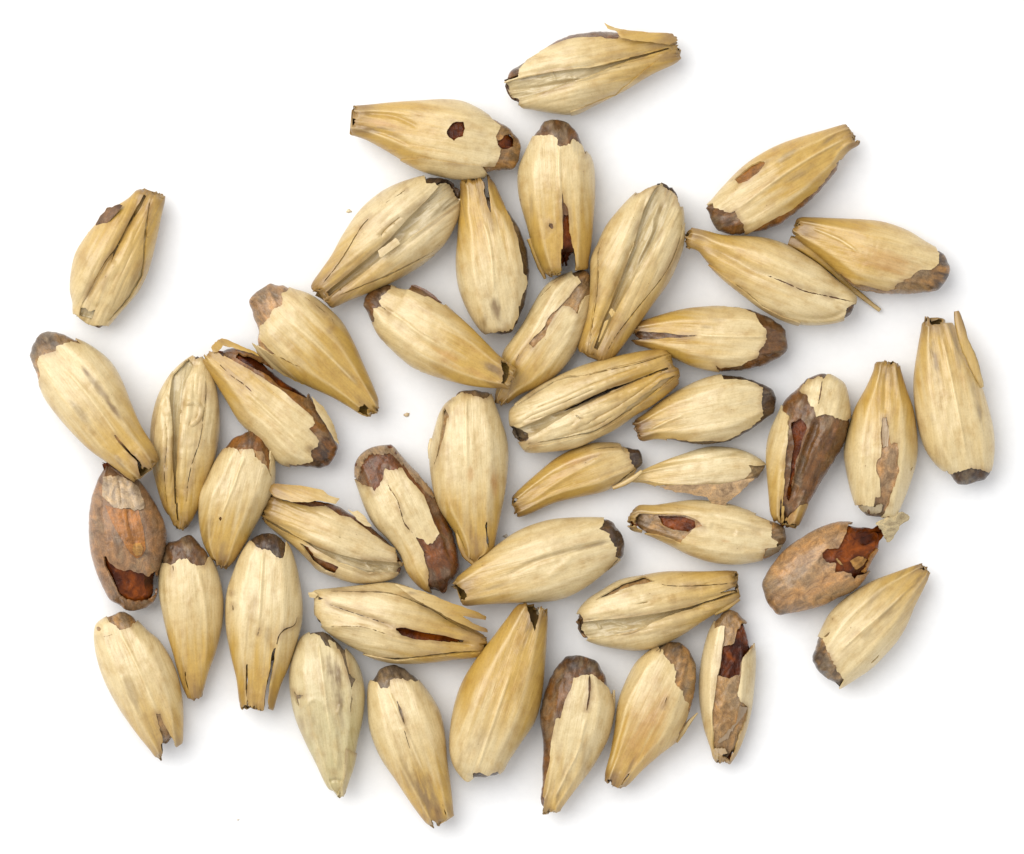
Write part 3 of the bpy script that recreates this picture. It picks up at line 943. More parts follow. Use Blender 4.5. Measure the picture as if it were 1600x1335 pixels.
crop = C4
grain('lone barley grain apart on the left side with a long crease and brown side flap',
      '980,135 1030,145 1060,170 1140,165 1158,205 1130,330 1100,480 1060,650 1020,780 960,900 880,1000 800,1090 720,1180 670,1208 620,1190 520,1130 480,1090 475,1000 455,900 465,760 500,620 590,480 680,380 780,290 900,210',
      '1065,160', '590,1185', kernel='amber', k0=.16, facets=(),
      cut=['440,1090 490,1100 520,1120 570,1160 620,1180 690,1180 740,1185 690,1260 560,1220'],
      opening=['1015,170 930,330 860,470 800,590 720,690 640,830 580,950 530,1040 515,1110 620,1140 645,1060 690,930 730,800 770,700 810,600 900,420 990,280 1032,185'],
      cracks=[('1064,200 1040,400 1025,560 1015,700 990,800 930,915 860,1015 740,1145', 2.0), ('1005,740 985,820 935,910', 3.2)],
      shells=[dict(name='outer_husk', off=5, keep=['1072,180 1052,400 1036,560 1030,700 1010,800 950,915 880,1015 730,1170 800,1280 1300,800 1250,100']), dict(name='inner_husk', off=1.5, keep=['800,600 720,700 640,830 580,950 535,1035 600,1065 655,1060 690,950 740,800'])],
      sheets=[dict(p='635,402,44 680,335,52 715,305,56 730,275,56 825,250,58 860,255,62 790,340,70 700,430,64 660,425,50', col=(.15, .075, .03), curl=1), dict(p='590,455,36 618,465,44 540,580,44 490,720,44 455,900,40 462,960,36 470,1010,44 480,760,46 510,620,44', curl=1)],
      feat=[('g', '1000,230 820,580 640,860 540,1040', 5, 5), ('r', '800,680 700,860 640,1040', 7, 3), ('g', '960,300 830,560', 3, 3)], stains=[(930, 850, 90, 22, .35)], gold=(.6, .75, .1), warm=.3)

crop = D2
grain('plump barley grain whose split base rests on the bare brown kernel with a germ',
      '90,245 130,233 180,245 215,260 280,285 350,330 400,380 440,450 480,550 520,640 570,720 597,780 580,810 540,835 500,875 470,865 400,810 300,740 200,640 120,540 90,480 70,420 48,350 55,290',
      '545,845', '85,262', kernel='tan', k0=.14, lb=34, la=2, tipdark=.6,
      cut=['0,260 130,180 222,255 265,292 215,287 165,302 160,322 90,347 80,370 92,410 85,470 0,430'], topcut=['413,680 450,720 480,750 520,790 545,850 520,860 503,790 468,750 430,712'],
      vein='190,385 310,520 430,690', stains=[(340, 470, 110, 18, .6), (410, 570, 60, 13, .8), (270, 595, 80, 20, .4), (290, 410, 30, 12, .7), (440, 800, 60, 10, .5), (500, 700, 60, 12, .3)], gold=(.85, .5, .05))
grain('plump barley grain with a bare orange brown top and smooth golden husk',
      '990,80 1050,35 1090,38 1150,55 1230,80 1300,130 1370,200 1420,290 1460,380 1500,470 1525,540 1520,580 1480,600 1440,585 1330,520 1220,470 1130,420 1060,360 1010,300 1010,240 985,170 970,120',
      '1505,590', '1000,80', kernel='bare', tipdark=.2, k0=.12, la=8,
      cut=['920,100 1050,-10 1152,55 1115,82 1120,130 1080,150 1060,190 1023,220 1020,260 1055,310 1100,342 1060,335 1015,300 960,240 930,170'], topcut=['1430,590 1445,555 1462,548 1482,568 1490,620 1440,620'], mouth=None,
      cracks=[('1095,340 1150,372 1205,395', 1.0), ('1210,95 1260,130 1310,170', .6), ('1320,180 1335,210 1310,245', .5)], vein='1150,195 1260,290 1440,470',
      sheets=[dict(p='985,285,46 1020,310,52 1060,345,58 1100,358,64 1190,400,70 1260,465,62 1200,462,40 1130,430,36 1060,385,36 1015,345,38', curl=2)], gold=(1, .6, .15), warm=.28, stains=[(1400, 430, 70, 14, .25)])

crop = C5
grain('barley grain with dark brown tip, its ragged base resting on the jaggedly torn slim grain',
      '345,720 380,680 470,645 520,660 590,670 610,648 680,670 760,730 830,790 920,870 1010,960 1100,1050 1180,1110 1185,1130 1140,1215 1100,1220 960,1210 820,1180 680,1135 580,1080 480,990 420,920 390,860 360,800 340,760',
      '1165,1172', '345,712', kernel='brown', k0=.12, lb=36, tipdark=.3,
      cut=['300,720 480,600 502,670 470,690 430,740 440,770 398,782 405,850 370,860', '515,668 590,680 650,708 700,722 750,752 798,770 720,640 600,610'], topcut=['1098,1068 1135,1085 1150,1110 1145,1150 1120,1200 1098,1195 1112,1140'], mouth=None,
      cracks=[('440,770 470,790 500,812', .5), ('585,1085 610,1105 670,1128', .8), ('420,930 450,960 470,985', .7)], vein='445,768 580,860 660,925 800,1005', stains=[(800, 1045, 90, 40, -.6), (1050, 1110, 60, 22, .7), (1060, 1150, 60, 16, .4), (950, 1130, 70, 20, -.4)], gold=(1, .6, .1), warm=.15,
      sheets=[dict(p='600,655,46 630,650,52 690,680,62 760,735,66 800,770,64 740,745,62 690,712,60 640,700,56 605,675,50', col=(.14, .06, .025), curl=2)])

crop = D1
grain('slim barley grain with a jagged brown tear running down its middle',
      '470,560 540,540 580,565 595,610 590,650 605,670 590,720 570,820 530,940 480,1030 400,1130 300,1200 200,1240 140,1280 90,1315 55,1300 50,1250 80,1130 90,1020 150,930 210,840 270,730 330,640 400,590',
      '65,1290', '575,558', kernel='tan', tipdark=.5, k0=.12,
      cut=['480,575 520,600 538,622 500,660 470,700 430,745 385,785 350,820 330,870 300,900 260,930 235,965 265,985 300,950 330,920 345,870 380,800 430,755 470,757 515,800 540,720 585,690 640,600 560,500 480,530'],
      cracks=[('450,575 380,625 300,705', .7), ('230,970 190,1020 165,1070', .8)],
      shells=[dict(name='outer_husk', off=2.5, keep=['165,1080 195,1000 235,968 265,988 300,955 332,920 350,870 390,795 430,752 470,757 515,802 560,700 700,650 620,1200 100,1400'], ragk=.6)],
      feat=[('g', '300,750 180,950 110,1120', 4, 2)], gold=(.95, .5, .05), stains=[(190, 1040, 60, 12, .3)])

crop = D3
grain('barley grain with a wide brown cap and a thin slit with a dark base',
      '690,200 720,150 800,120 900,90 1000,70 1120,62 1250,62 1340,85 1430,130 1490,180 1505,240 1505,290 1460,335 1380,375 1280,400 1180,408 1100,400 1000,375 900,330 800,290 720,265 690,235',
      '685,215', '1510,265', kernel='brown', tipdark=.15, k0=.03,
      cut=['1100,62 1250,72 1330,100 1350,150 1390,190 1385,250 1350,300 1340,330 1290,345 1260,375 1150,385 1118,365 1140,402 1180,450 1400,440 1600,300 1560,120 1350,20 1150,20', '680,205 760,193 850,203 930,213 1000,215 950,223 850,230 780,232 720,242 680,240'],
      cracks=[('920,218 980,219 1035,216', 1.0)], vein='1030,216 1200,221 1390,224', stains=[(770, 150, 60, 18, -.5), (1130, 135, 40, 12, .35), (1080, 175, 30, 12, .3)], warm=.2, gold=(.95, .5, .05), endbrown=.9)
grain('crease side up barley grain with gaping dark gaps and frayed dry husk edges',
      '60,630 80,590 200,500 330,430 450,380 600,340 750,310 870,300 885,330 915,370 928,440 900,480 800,560 700,620 600,690 500,740 400,785 280,805 150,810 110,770 70,700',
      '908,380', '75,690', kernel='dark', k0=.15, facets=(), lb=10, la=4,
      cut=['30,690 75,685 100,700 150,720 155,750 140,770 60,770'],
      opening=['60,690 110,692 200,655 300,612 420,560 560,498 720,440 878,378 880,390 720,452 600,500 480,560 380,610 300,660 200,720 140,740 60,760'],
      icracks=[('330,610 400,580 480,540 600,490 700,450', 2.2)],
      cracks=[('80,590 200,506 330,438 435,432', 1.6), ('435,430 560,398 700,368 870,318', .8), ('150,775 250,765 400,735 500,712 620,640 700,580 780,520', 1.4), ('620,642 700,580 780,520 850,460 915,425', 4.2), ('395,630 412,640 428,652', 1.6), ('310,600 330,615', 1)],
      shells=[dict(name='outer_husk', off=6, keep=['80,575 200,492 330,424 440,422 560,388 700,358 880,310 860,240 400,300 50,500']), dict(name='outer_husk', off=6, keep=['150,795 250,785 400,750 500,728 625,655 710,592 790,532 860,480 925,432 1000,500 700,760 300,880 100,860'])],
      feat=[('g', '130,700 300,630 560,510 860,385', 8, 6), ('r', '120,675 300,630', 3, 3), ('r', '220,720 380,600 640,520', 6, 2.5), ('g', '480,650 640,570', 3, 2.5), ('g', '110,660 300,575 520,480', 1.6, 2.5), ('g', '160,610 330,540 560,440 760,370', 1.8, 2.5), ('g', '420,690 600,590 780,470 880,400', 1.8, 3), ('g', '300,745 480,690 600,620', 1.8, 2.5), ('g', '560,540 740,440 860,400', 1.6, 2.5), ('r', '380,700 430,660 500,680', 3, 2.5)], crumple=1.2, gold=(.75, .6, .05), warm=.15)
grain('pale barley grain with dark brown cap and dusky frayed base',
      '695,665 760,620 850,550 950,490 1060,440 1170,415 1280,430 1380,465 1440,520 1448,570 1430,620 1380,660 1300,720 1200,770 1080,790 980,780 900,765 820,755 740,765 715,720',
      '705,715', '1450,570', kernel='dark', tipdark=.3, k0=.1,
      cut=['1150,405 1170,440 1280,450 1340,465 1370,490 1365,580 1370,630 1330,680 1280,710 1225,740 1180,760 1000,765 870,750 900,800 1100,850 1350,780 1540,600 1480,430 1250,360'],
      vein='780,710 880,660 960,630', stains=[(770, 690, 60, 40, .5), (730, 720, 30, 50, .8), (850, 690, 70, 14, .3)], warm=.05, gold=(.75, .4, .05), fray=.7, endbrown=.9)

crop = D2
grain('barley grain whose husk is torn off one long side, baring dark wet brown kernel',
      '815,300 860,268 920,295 1000,320 1060,370 1130,430 1220,490 1270,560 1310,620 1345,690 1355,740 1330,790 1290,825 1200,820 1150,815 1090,790 1000,690 930,620 870,520 820,440 785,390 775,350 800,335',
      '795,335', '1345,775', kernel='amber', tipdark=.9, k0=.06,
      cut=['780,330 835,322 880,352 905,362 980,402 1060,452 1130,502 1180,542 1240,602 1255,630 1230,650 1270,700 1265,730 1240,740 1235,760 1245,790 1200,800 1145,800 1160,900 1400,880 1420,700 1330,560 1230,440 1100,360 1000,270 850,240'],
      holes=['930,330 1000,350 1070,390 1150,440 1225,500 1225,525 1170,500 1100,470 1060,430 980,385 920,350'],
      cracks=[('845,372 900,425 960,468 1015,522', .8)], vein='960,490 1080,600 1200,720', endbrown=.2, warm=.2, gold=(.85, .5, .05),
      sheets=[dict(p='1235,505,60 1290,560,52 1335,640,46 1356,715,40 1335,700,54 1300,635,62 1260,570,66', curl=1.5), dict(p='815,300,52 860,266,44 905,285,46 1000,325,50 1020,345,56 960,325,60 890,305,60 865,300,62 850,325,62 822,330,60', curl=2)],
      stains=[(1240, 740, 30, 20, .6)])

crop = (0, 0, 1)
grain('narrow wrinkled crease side up barley grain standing between two paler smooth grains',
      '303,558 313,558 328,585 337,620 340,665 335,705 325,740 315,775 303,800 290,822 276,824 268,806 258,790 246,750 238,710 240,660 250,620 268,588 285,570',
      '281,826', '308,556', kernel='dark', k0=.15, facets=(),
      cut=['296,545 306,562 320,556 312,540'],
      opening=['270,585 266,622 271,666 270,710 274,776 277,815 280,815 276,762 279,700 283,650 290,600 302,572 295,560'],
      cracks=[('321,588 323,614 319,651 314,688 300,730 291,776', .8), ('262,700 258,740 262,790', .5)],
      shells=[dict(name='outer_husk', off=5, keep=['324,580 326,614 322,651 317,690 300,745 289,790 285,840 340,800 370,640 335,570']), dict(name='outer_husk', off=5, keep=['270,582 252,625 243,665 241,710 250,755 270,835 240,830 200,650 260,560'])],
      feat=[('g', '280,580 272,640 274,720 278,800', 6, 5), ('r', '288,633 305,629 315,640 311,655 296,668', 2.2, 3), ('r', '300,600 296,640 286,690 284,760', 4, 2.5), ('g', '256,640 262,680 260,740', 3, 2.5), ('r', '247,640 262,622 268,650', 2.5, 2.5)], crumple=1.3, gold=(.8, .5, .05), warm=.15)

crop = D5
grain('short plump barley grain with a glossy reddish cap and a pinhole in its husk',
      '960,80 1010,20 1080,-15 1150,-35 1220,0 1265,60 1290,150 1295,260 1280,370 1220,490 1150,620 1080,740 1020,830 960,875 900,840 830,720 800,600 792,470 800,370 850,270 900,170',
      '940,875', '1150,-30', kernel='amber', tipdark=.55, k0=.14, la=8,
      cut=['900,95 965,85 1010,82 1058,97 1072,132 1092,100 1150,92 1170,140 1210,180 1240,200 1270,278 1258,200 1268,100 1340,60 1200,-120 980,-80', '930,540 940,532 952,542 942,556'],
      cracks=[('1215,190 1218,240', .5), ('1250,210 1265,270', .8)],
      shells=[dict(name='husk_scrap', off=-.5, keep=['1160,100 1210,110 1235,160 1240,200 1210,185 1170,150'], colour='tan', mat=KERNEL), dict(name='husk_scrap', off=-.5, keep=['1062,95 1090,95 1085,135 1070,130'], colour='pale', mat=KERNEL)],
      vein='1100,130 1020,350 945,530', stains=[(860, 630, 110, 30, .4), (950, 740, 80, 26, .3), (950, 830, 50, 30, .5)], gold=(.95, .45, .05))

crop = D3
grain('small golden barley grain with a neat dark cap',
      '60,1070 100,1020 200,930 300,850 400,800 500,772 620,775 640,795 690,800 740,820 752,880 720,910 690,950 620,990 540,1030 400,1060 280,1090 170,1140 100,1162 75,1140 85,1080',
      '68,1115', '752,855', kernel='dark', tipdark=.6, k0=.12,
      cut=['645,780 672,822 690,880 712,910 740,920 820,900 820,780 700,740', '50,1080 90,1060 100,1062 85,1085 60,1100'], cracks=[('712,905 660,950 590,1003', 1.4), ('470,812 560,800 650,798', .7), ('440,880 500,860', .4)],
      strips=['590,1010,40,3 650,985,44,4 700,955,46,4 742,920,44,3'], warm=.5, gold=(.8, .7, .2), stains=[(420, 860, 120, 18, -.7), (480, 850, 60, 8, .4), (300, 950, 80, 20, -.4)], feat=[('r', '150,1090 350,950 560,840', 4, 2.5)])
grain('pale slender barley grain lying on its side with a ragged brown flake hanging below',
      '680,972 740,920 850,870 960,830 1080,795 1180,795 1260,810 1330,840 1388,885 1380,920 1330,970 1250,1010 1130,1035 980,1035 860,1015 760,985',
      '685,968', '1390,895', kernel='pale', k0=.2, tipdark=.35, hk=.7, lb=6,
      cut=['1420,885 1340,897 1300,890 1310,920 1280,960 1180,985 1050,990 815,994 800,1060 1100,1160 1350,1060 1440,930'],
      sheets=[dict(p='820,1000,46 900,992,56 1050,988,64 1150,985,68 1250,965,70 1330,955,62 1262,1020,56 1190,1080,54 1160,1108,52 1110,1096,48 1080,1052,44 1000,1042,36 920,1032,34', col=(.38, .25, .13), curl=1, ragk=1.0)],
      feat=[('g', '800,890 1000,862 1120,845 1260,815', 4, 4.5), ('r', '900,870 1100,815 1250,800', 5, 2), ('r', '1330,850 1290,835', 3, 2)], tone=(1.06, 1.08, 1.12), warm=.0, gold=(.7, .4, .02), endbrown=.2)

crop = D4
grain('broken open barley grain with its dark brown inside exposed between husk remnants',
      '330,430 410,405 450,412 520,450 550,490 570,580 575,680 545,800 480,920 400,1050 340,1150 270,1285 230,1270 170,1260 125,1210 110,1080 98,930 98,830 120,730 170,620 200,550 260,500',
      '205,1275', '430,408', kernel='brown', k0=.03, tipdark=.2,
      keep=['170,570 192,625 225,655 215,760 205,900 195,1050 192,1150 198,1240 160,1290 100,1290 40,900 90,650', '280,510 330,447 410,430 418,440 440,412 520,440 600,490 620,580 577,655 545,682 500,665 430,640 375,652 360,600 338,600 330,540', '205,1230 275,1165 340,1140 270,1320 220,1300'],
      holes=['232,690 262,680 285,665 312,690 322,720 300,770 290,830 262,900 250,1000 235,1090 222,1140 210,1100 226,1000 238,900 250,820'],
      cracks=[('412,440 400,520 385,590', 1.0), ('180,1100 178,1170 176,1250', 1.2)], feat=[('g', '395,650 340,800 270,1000 240,1120', 4, 6), ('r', '350,680 290,850 240,1080', 4, 4), ('r', '440,680 380,830 300,1000', 6, 3), ('g', '480,700 420,850', 4, 3)], crumple=1.5, gold=(.75, .5, .05), stains=[(240, 1220, 60, 40, -.8)])
grain('upright barley grain with a ragged tan split down its lower middle',
      '715,350 770,335 845,350 860,400 890,500 930,620 950,760 950,880 920,1000 880,1110 840,1200 810,1250 770,1220 690,1220 640,1200 600,1150 570,1060 545,940 535,850 560,720 600,600 660,490 700,400',
      '782,340', '725,1225', kernel='bare', k0=.14, tipdark=.5,
      cut=['750,660 768,660 780,740 790,802 832,802 835,850 830,920 845,960 830,1020 800,1080 785,1150 745,1230 745,1290 650,1290 570,1170 600,1150 650,1150 700,1157 710,1110 735,1100 730,1000 710,960 710,910 735,880 745,820 738,740'],
      shells=[dict(name='husk_scrap', off=-.5, keep=['620,1160 650,1150 700,1160 755,1145 740,1190 700,1200 640,1185'], colour=(.36, .29, .18)), dict(name='husk_scrap', off=-1, keep=['750,665 768,660 780,740 775,820 748,830 745,770'], colour=(.33, .23, .13))],
      cracks=[('905,960 915,940 920,930', 1.0)], stains=[(770, 420, 50, 10, .5), (830, 430, 60, 12, .45)], gold=(.95, .6, .05), warm=.1, feat=[('g', '770,400 765,520 760,640', 4, 2.5)])
grain('tall barley grain at the right edge with a thin splinter standing beside its open top',
      '985,105 1050,95 1100,95 1110,128 1150,128 1200,230 1270,350 1310,470 1350,600 1380,730 1385,850 1370,950 1340,1000 1290,1030 1215,1045 1160,1020 1110,970 1050,920 990,830 950,700 930,550 930,420 950,280 970,170',
      '1070,105', '1225,1045', kernel='dark', k0=.14, tipdark=.5,
      cut=['1040,965 1112,958 1145,975 1200,950 1250,940 1290,945 1350,967 1400,945 1400,1080 1200,1110 1060,1050'], topcut=['1005,60 1105,60 1092,128 1060,140 1018,132'], mouth=None,
      strips=['1165,62,70,4 1178,130,74,7 1205,230,76,8 1248,330,70,8 1288,430,62,6 1312,490,54,3'], vein='1085,200 1130,420 1170,620 1222,900',
      stains=[(1045, 340, 160, 30, .65), (1165, 290, 110, 20, .5), (1290, 630, 50, 16, .55), (1260, 500, 40, 14, .3), (1030, 660, 40, 20, .25)], gold=(.6, .5, .1), warm=.2)

crop = D5
grain('bare brown barley kernel with an orange germ, broken open at its lower end',
      '170,220 190,185 240,200 300,230 390,280 470,380 540,500 580,600 585,700 560,820 530,920 520,1050 470,1110 370,1145 280,1120 200,1040 150,950 110,840 85,730 78,560 95,420 130,310',
      '195,190', '355,1148', kernel='rust', k0=0, husk=False, tipdark=.1,
      holes=['182,790 200,785 215,820 260,860 310,885 350,875 400,895 440,900 470,920 520,880 535,950 522,1040 470,1080 400,1085 330,1075 290,1050 260,980 215,900 190,850'],
      shells=[dict(name='germ', off=1.5, keep=['190,455 240,470 330,480 410,490 445,620 457,740 430,790 395,800 360,770 310,690 250,590'], colour=(.30, .115, .018), mat=KERNEL, ragk=.2), dict(name='germ_tip', off=2.5, keep=['380,705 425,700 445,740 430,780 395,785 370,750'], colour=(.38, .19, .04), mat=KERNEL, ragk=.5),
              dict(name='husk_scrap', off=3, keep=['175,270 280,265 330,285 400,340 440,420 442,475 390,492 330,475 290,482 250,470 170,400'], colour=(.37, .27, .165), mat=KERNEL)],
      feat=[('g', '330,480 360,620 400,760', 2.5, 2), ('g', '280,300 300,460', 2, 2)], crumple=.9)

crop = E1
grain('broad pale barley grain with a torn gap along its side and a pronged base',
      '1070,155 1110,110 1180,100 1250,105 1290,125 1320,200 1350,280 1380,380 1385,500 1370,650 1345,780 1320,900 1300,985 1240,1030 1190,1060 1150,1030 1110,920 1060,840 1000,750 970,640 955,530 950,430 965,370 1000,250 1020,210 1040,180',
      '1215,1055', '1180,98', kernel='tan', k0=.2, tipdark=.4,
      cut=['1020,185 1080,152 1130,122 1180,130 1220,145 1262,157 1292,120 1300,50 1080,40 1000,130', '1045,195 1057,250 1047,300 1032,360 1012,430 992,500 972,535 995,450 1018,350 1030,260 1030,205'],
      cracks=[('1268,820 1268,880 1278,970', 2.2), ('1155,985 1130,930 1105,870', 1.2)],
      strips=['1108,885,50,4 1125,950,50,5 1150,1010,48,5 1200,1062,46,3', '962,370,44,2 955,420,46,3 958,480,46,3'], vein='1155,140 1155,320 1160,560',
      stains=[(1300, 620, 70, 30, -.6), (1180, 560, 50, 30, -.5), (1180, 900, 120, 16, .3), (1270, 750, 90, 14, .2)], gold=(.9, .45, .05), warm=.08)
grain('crease side up barley grain with a strip of husk peeled up along its upper edge',
      '70,720 100,660 200,690 300,702 380,715 450,735 520,778 620,840 700,910 770,980 800,1040 780,1100 740,1135 650,1155 540,1155 440,1125 350,1090 300,1040 220,960 130,890 60,830 40,790',
      '48,780', '797,1065', kernel='red', k0=.1, facets=(), tipdark=.2,
      cut=['90,670 150,712 240,735 300,745 380,742 420,765 460,792 520,800 620,880 700,940 765,975 775,1050 830,1050 760,900 620,800 450,720 250,690', '245,945 290,965 320,1010 380,1040 455,1075 430,1118 380,1097 310,1042'],
      opening=['40,800 150,862 250,918 340,962 450,1002 600,1037 790,1052 830,1110 720,1105 620,1112 540,1082 460,1055 400,1015 330,975 260,930 150,885 40,815'],
      sheets=[dict(p='100,615,60 200,625,66 300,640,72 370,655,72 400,680,76 465,700,64 440,730,74 350,710,84 290,720,84 200,718,80 100,690,66 70,650,58', curl=2.5), dict(p='495,750,64 530,770,62 560,765,58 600,800,58 640,855,56 600,845,60 560,815,64', curl=1)],
      feat=[('g', '250,930 400,990 600,1050 760,1075', 5, 4), ('r', '330,980 480,1040 620,1095 700,1060', 4, 3), ('r', '600,1050 630,1080', 2, 2), ('g', '640,1090 730,1080', 3, 2.5)], tone=(1, 1, 1.02), gold=(.7, .5, .05), stains=[(560, 900, 120, 40, .12)])
grain('barley grain with glossy red brown rim, its husk left as a torn pale panel',
      '545,500 580,450 640,415 740,405 790,450 850,520 930,600 990,690 1050,800 1090,900 1115,1000 1120,1100 1080,1180 1020,1230 960,1220 900,1190 830,1110 790,1010 720,920 650,850 600,760 560,650 537,570',
      '1005,1228', '625,425', kernel='red', k0=0.01, tipdark=.25,
      keep=['500,585 540,590 570,620 640,640 652,665 690,610 712,538 762,545 802,530 850,600 920,680 945,760 980,830 1007,890 970,940 942,950 922,922 880,912 900,962 920,1000 930,1050 945,1100 950,1180 970,1240 880,1260 720,1100 500,800'],
      cracks=[('715,600 740,650 775,700 800,780 820,840 880,905', .9)], feat=[('g', '860,540 960,720 1040,900 1060,1050', 5, 3), ('r', '720,640 770,700 810,800', 4, 2)], crumple=.8, warm=.1, gold=(.7, .3, .0),
      shells=[dict(name='seed_rim', off=-1, keep=['520,580 545,480 630,400 745,395 830,490 990,690 960,690 800,505 735,455 690,465 640,450 595,485 575,540 560,590'], colour=(.30, .20, .11), mat=KERNEL, ragk=1.2)])

crop = E2
grain('large smooth barley grain whose open base touches the red brown rimmed grain',
      '75,355 150,290 250,210 350,140 450,100 550,82 720,80 780,110 815,170 818,220 800,260 740,310 650,380 550,430 450,445 300,450 200,455 130,460 110,440 130,410 75,380',
      '90,405', '822,195', kernel='dark', k0=.12, tipdark=.5, lb=6,
      cut=['722,40 728,100 705,130 745,150 760,185 780,210 775,250 802,264 900,270 880,120 800,40'], topcut=['50,360 88,372 125,388 140,408 128,440 90,440 50,420'], mouth=None,
      cracks=[('790,250 770,275 735,315', .9)], feat=[('g', '760,185 650,205 540,235 430,270 300,335', 4, 4), ('r', '740,165 600,195 430,245', 5, 2), ('r', '600,240 540,290 480,340', 6, 2)],
      stains=[(680, 200, 100, 8, .5), (480, 245, 120, 7, .35), (250, 380, 60, 10, .25)], gold=(.7, .45, .02), warm=.1, facets=((-.6, 2, .15), (.6, 2, .15)))
grain('barley grain with a long amber brown window torn in its husk near the base',
      '830,95 870,30 950,25 1050,10 1120,3 1200,10 1300,30 1400,70 1480,105 1515,140 1515,190 1480,230 1410,265 1300,283 1200,275 1100,245 1000,195 900,150 845,135',
      '832,97', '1520,165', kernel='tan', k0=.04, tipdark=.3,
      cut=['880,62 960,62 1080,70 1130,90 1152,115 1110,130 1080,160 1055,190 1000,172 950,152 900,147 870,130 850,100', '1210,-20 1330,42 1440,97 1450,130 1445,160 1472,185 1465,205 1420,215 1410,280 1450,290 1580,230 1580,80 1400,0'],
      holes=['960,72 1060,74 1120,92 1122,118 1090,140 1020,130 975,110'],
      shells=[dict(name='husk_scrap', off=-.5, keep=['1425,215 1460,205 1495,200 1480,225 1440,245 1415,250'], colour=(.24, .19, .12))],
      feat=[('g', '1170,60 1300,110 1420,150', 5, 3), ('g', '1180,110 1300,150', 5, 2.5)], warm=.05, gold=(.7, .5, .05), stains=[(1250, 180, 20, 6, -.5)])

crop = E3
grain('bare brown barley kernel without husk, with a big ragged amber cavity near its tip',
      '125,650 140,580 200,480 280,390 380,320 480,265 580,230 660,222 740,235 830,230 870,250 900,310 890,390 850,460 800,550 750,620 690,670 600,710 520,750 420,780 320,800 230,808 180,770 150,720',
      '890,270', '150,730', kernel='bare', k0=0, husk=False, tipdark=.35,
      holes=['670,230 720,226 840,230 885,275 910,320 900,375 875,420 845,490 790,555 730,570 705,592 680,550 630,535 580,540 585,480 530,480 500,450 495,420 530,395 600,390 620,360 650,290'],
      shells=[dict(name='germ', off=-5.5, keep=['680,470 730,440 775,460 760,500 720,530 690,500'], colour=(.30, .15, .04), mat=CORE, ragk=1.2), dict(name='germ', off=-5.0, keep=['800,440 850,400 880,420 840,490 780,550 750,540 790,490'], colour=(.33, .15, .035), mat=CORE, ragk=1.5), dict(name='germ', off=-5.0, keep=['585,445 610,470 640,500 615,500 590,470'], colour=(.35, .2, .07), mat=CORE)],
      sheets=[dict(p='840,235,60 900,208,52 980,172,46 1005,165,44 1045,180,40 1052,215,38 1005,250,40 975,300,38 930,365,40 905,350,54 880,290,64', col=(.50, .40, .22), curl=2, ragk=1.2, name='husk_scrap')],
      feat=[('r', '250,700 420,520 560,320', 9, 3.5), ('g', '750,355 870,295', 2.5, 3), ('g', '250,560 400,400', 6, 1.5)], crumple=1.0)
grain('grey streaked golden barley grain beside the bare kernel with the ragged amber cavity',
      '1090,500 1130,490 1180,515 1190,550 1150,640 1090,760 1040,880 980,980 900,1070 820,1150 720,1220 620,1280 600,1265 540,1235 470,1170 440,1100 460,1000 490,920 540,820 600,750 700,670 820,600 950,550',
      '1175,515', '495,1215', kernel='tan', k0=.13, tipdark=.85,
      cut=['400,950 480,950 508,962 530,1020 560,1080 582,1130 600,1170 642,1225 610,1300 540,1310 380,1150', '515,948 550,922 548,938 530,955'],
      cracks=[('862,1060 835,1090 808,1115', 1.2), ('558,1120 580,1095', .6), ('565,845 575,832', .8)], vein='605,1040 760,900 900,780 1040,650',
      stains=[(820, 710, 100, 22, .45), (905, 800, 110, 26, .45), (780, 930, 70, 26, .35), (1000, 560, 110, 14, .35), (1110, 590, 90, 26, .6), (1060, 640, 60, 12, .5), (640, 830, 60, 20, .15)], gold=(.7, .55, .05))

crop = E4
grain('slim barley grain with a dusky cap, just beside the three pronged grain',
      '445,105 500,75 560,48 600,65 640,110 680,165 720,250 745,350 752,450 740,560 710,680 670,790 645,880 630,930 570,932 545,900 510,800 480,690 450,590 425,480 405,370 405,260 420,200',
      '600,935', '555,48', kernel='brown', k0=.14, tipdark=.35, la=6,
      cut=['380,212 440,207 475,217 490,207 520,182 560,180 590,207 610,217 660,212 682,165 740,120 620,0 460,20 390,110'],
      cracks=[('548,780 552,830 566,885', 1.0), ('485,215 490,250', .6)], feat=[('r', '445,240 445,360 465,500 510,660 560,830', 4, 3), ('r', '610,220 640,330 660,480 665,620 650,800', 4, 2.5), ('g', '430,300 450,480 530,740', 4, 2)], facets=(),
      gold=(.8, .5, .05), warm=.18, stains=[(535, 760, 90, 12, .3), (520, 700, 60, 10, .25)])
grain('pale barley grain split into three prongs at its lower end',
      '890,85 930,55 990,38 1050,60 1100,110 1130,180 1155,280 1172,400 1170,520 1140,640 1100,760 1060,850 1035,930 1010,1000 960,988 850,990 835,950 820,830 790,700 765,570 760,450 770,350 800,260 840,160',
      '930,995', '1000,38', kernel='dark', k0=.27, tipdark=.75, la=4,
      cut=['850,80 880,88 902,92 935,117 960,132 1000,137 1045,177 1070,182 1085,160 1090,108 1070,20 990,0 900,20', '877,745 881,830 880,910 892,1040 876,1040 876,930 872,800', '1040,650 1032,690 1026,730 1016,770 1008,850 1000,930 992,1050 964,1050 968,930 985,830 1004,750 1008,700 1028,650'],
      cracks=[('1145,490 1140,520 1125,540 1080,560 1050,595 1035,660', 1.1), ('945,510 948,540 938,590', .5), ('798,350 800,380', .5), ('795,430 805,432 808,460', 1.0)], vein='965,150 955,330 945,520',
      stains=[(920, 450, 90, 30, .15), (990, 600, 70, 18, .3), (880, 590, 90, 8, .35)], gold=(.95, .42, .05), warm=.08, endbrown=.5)

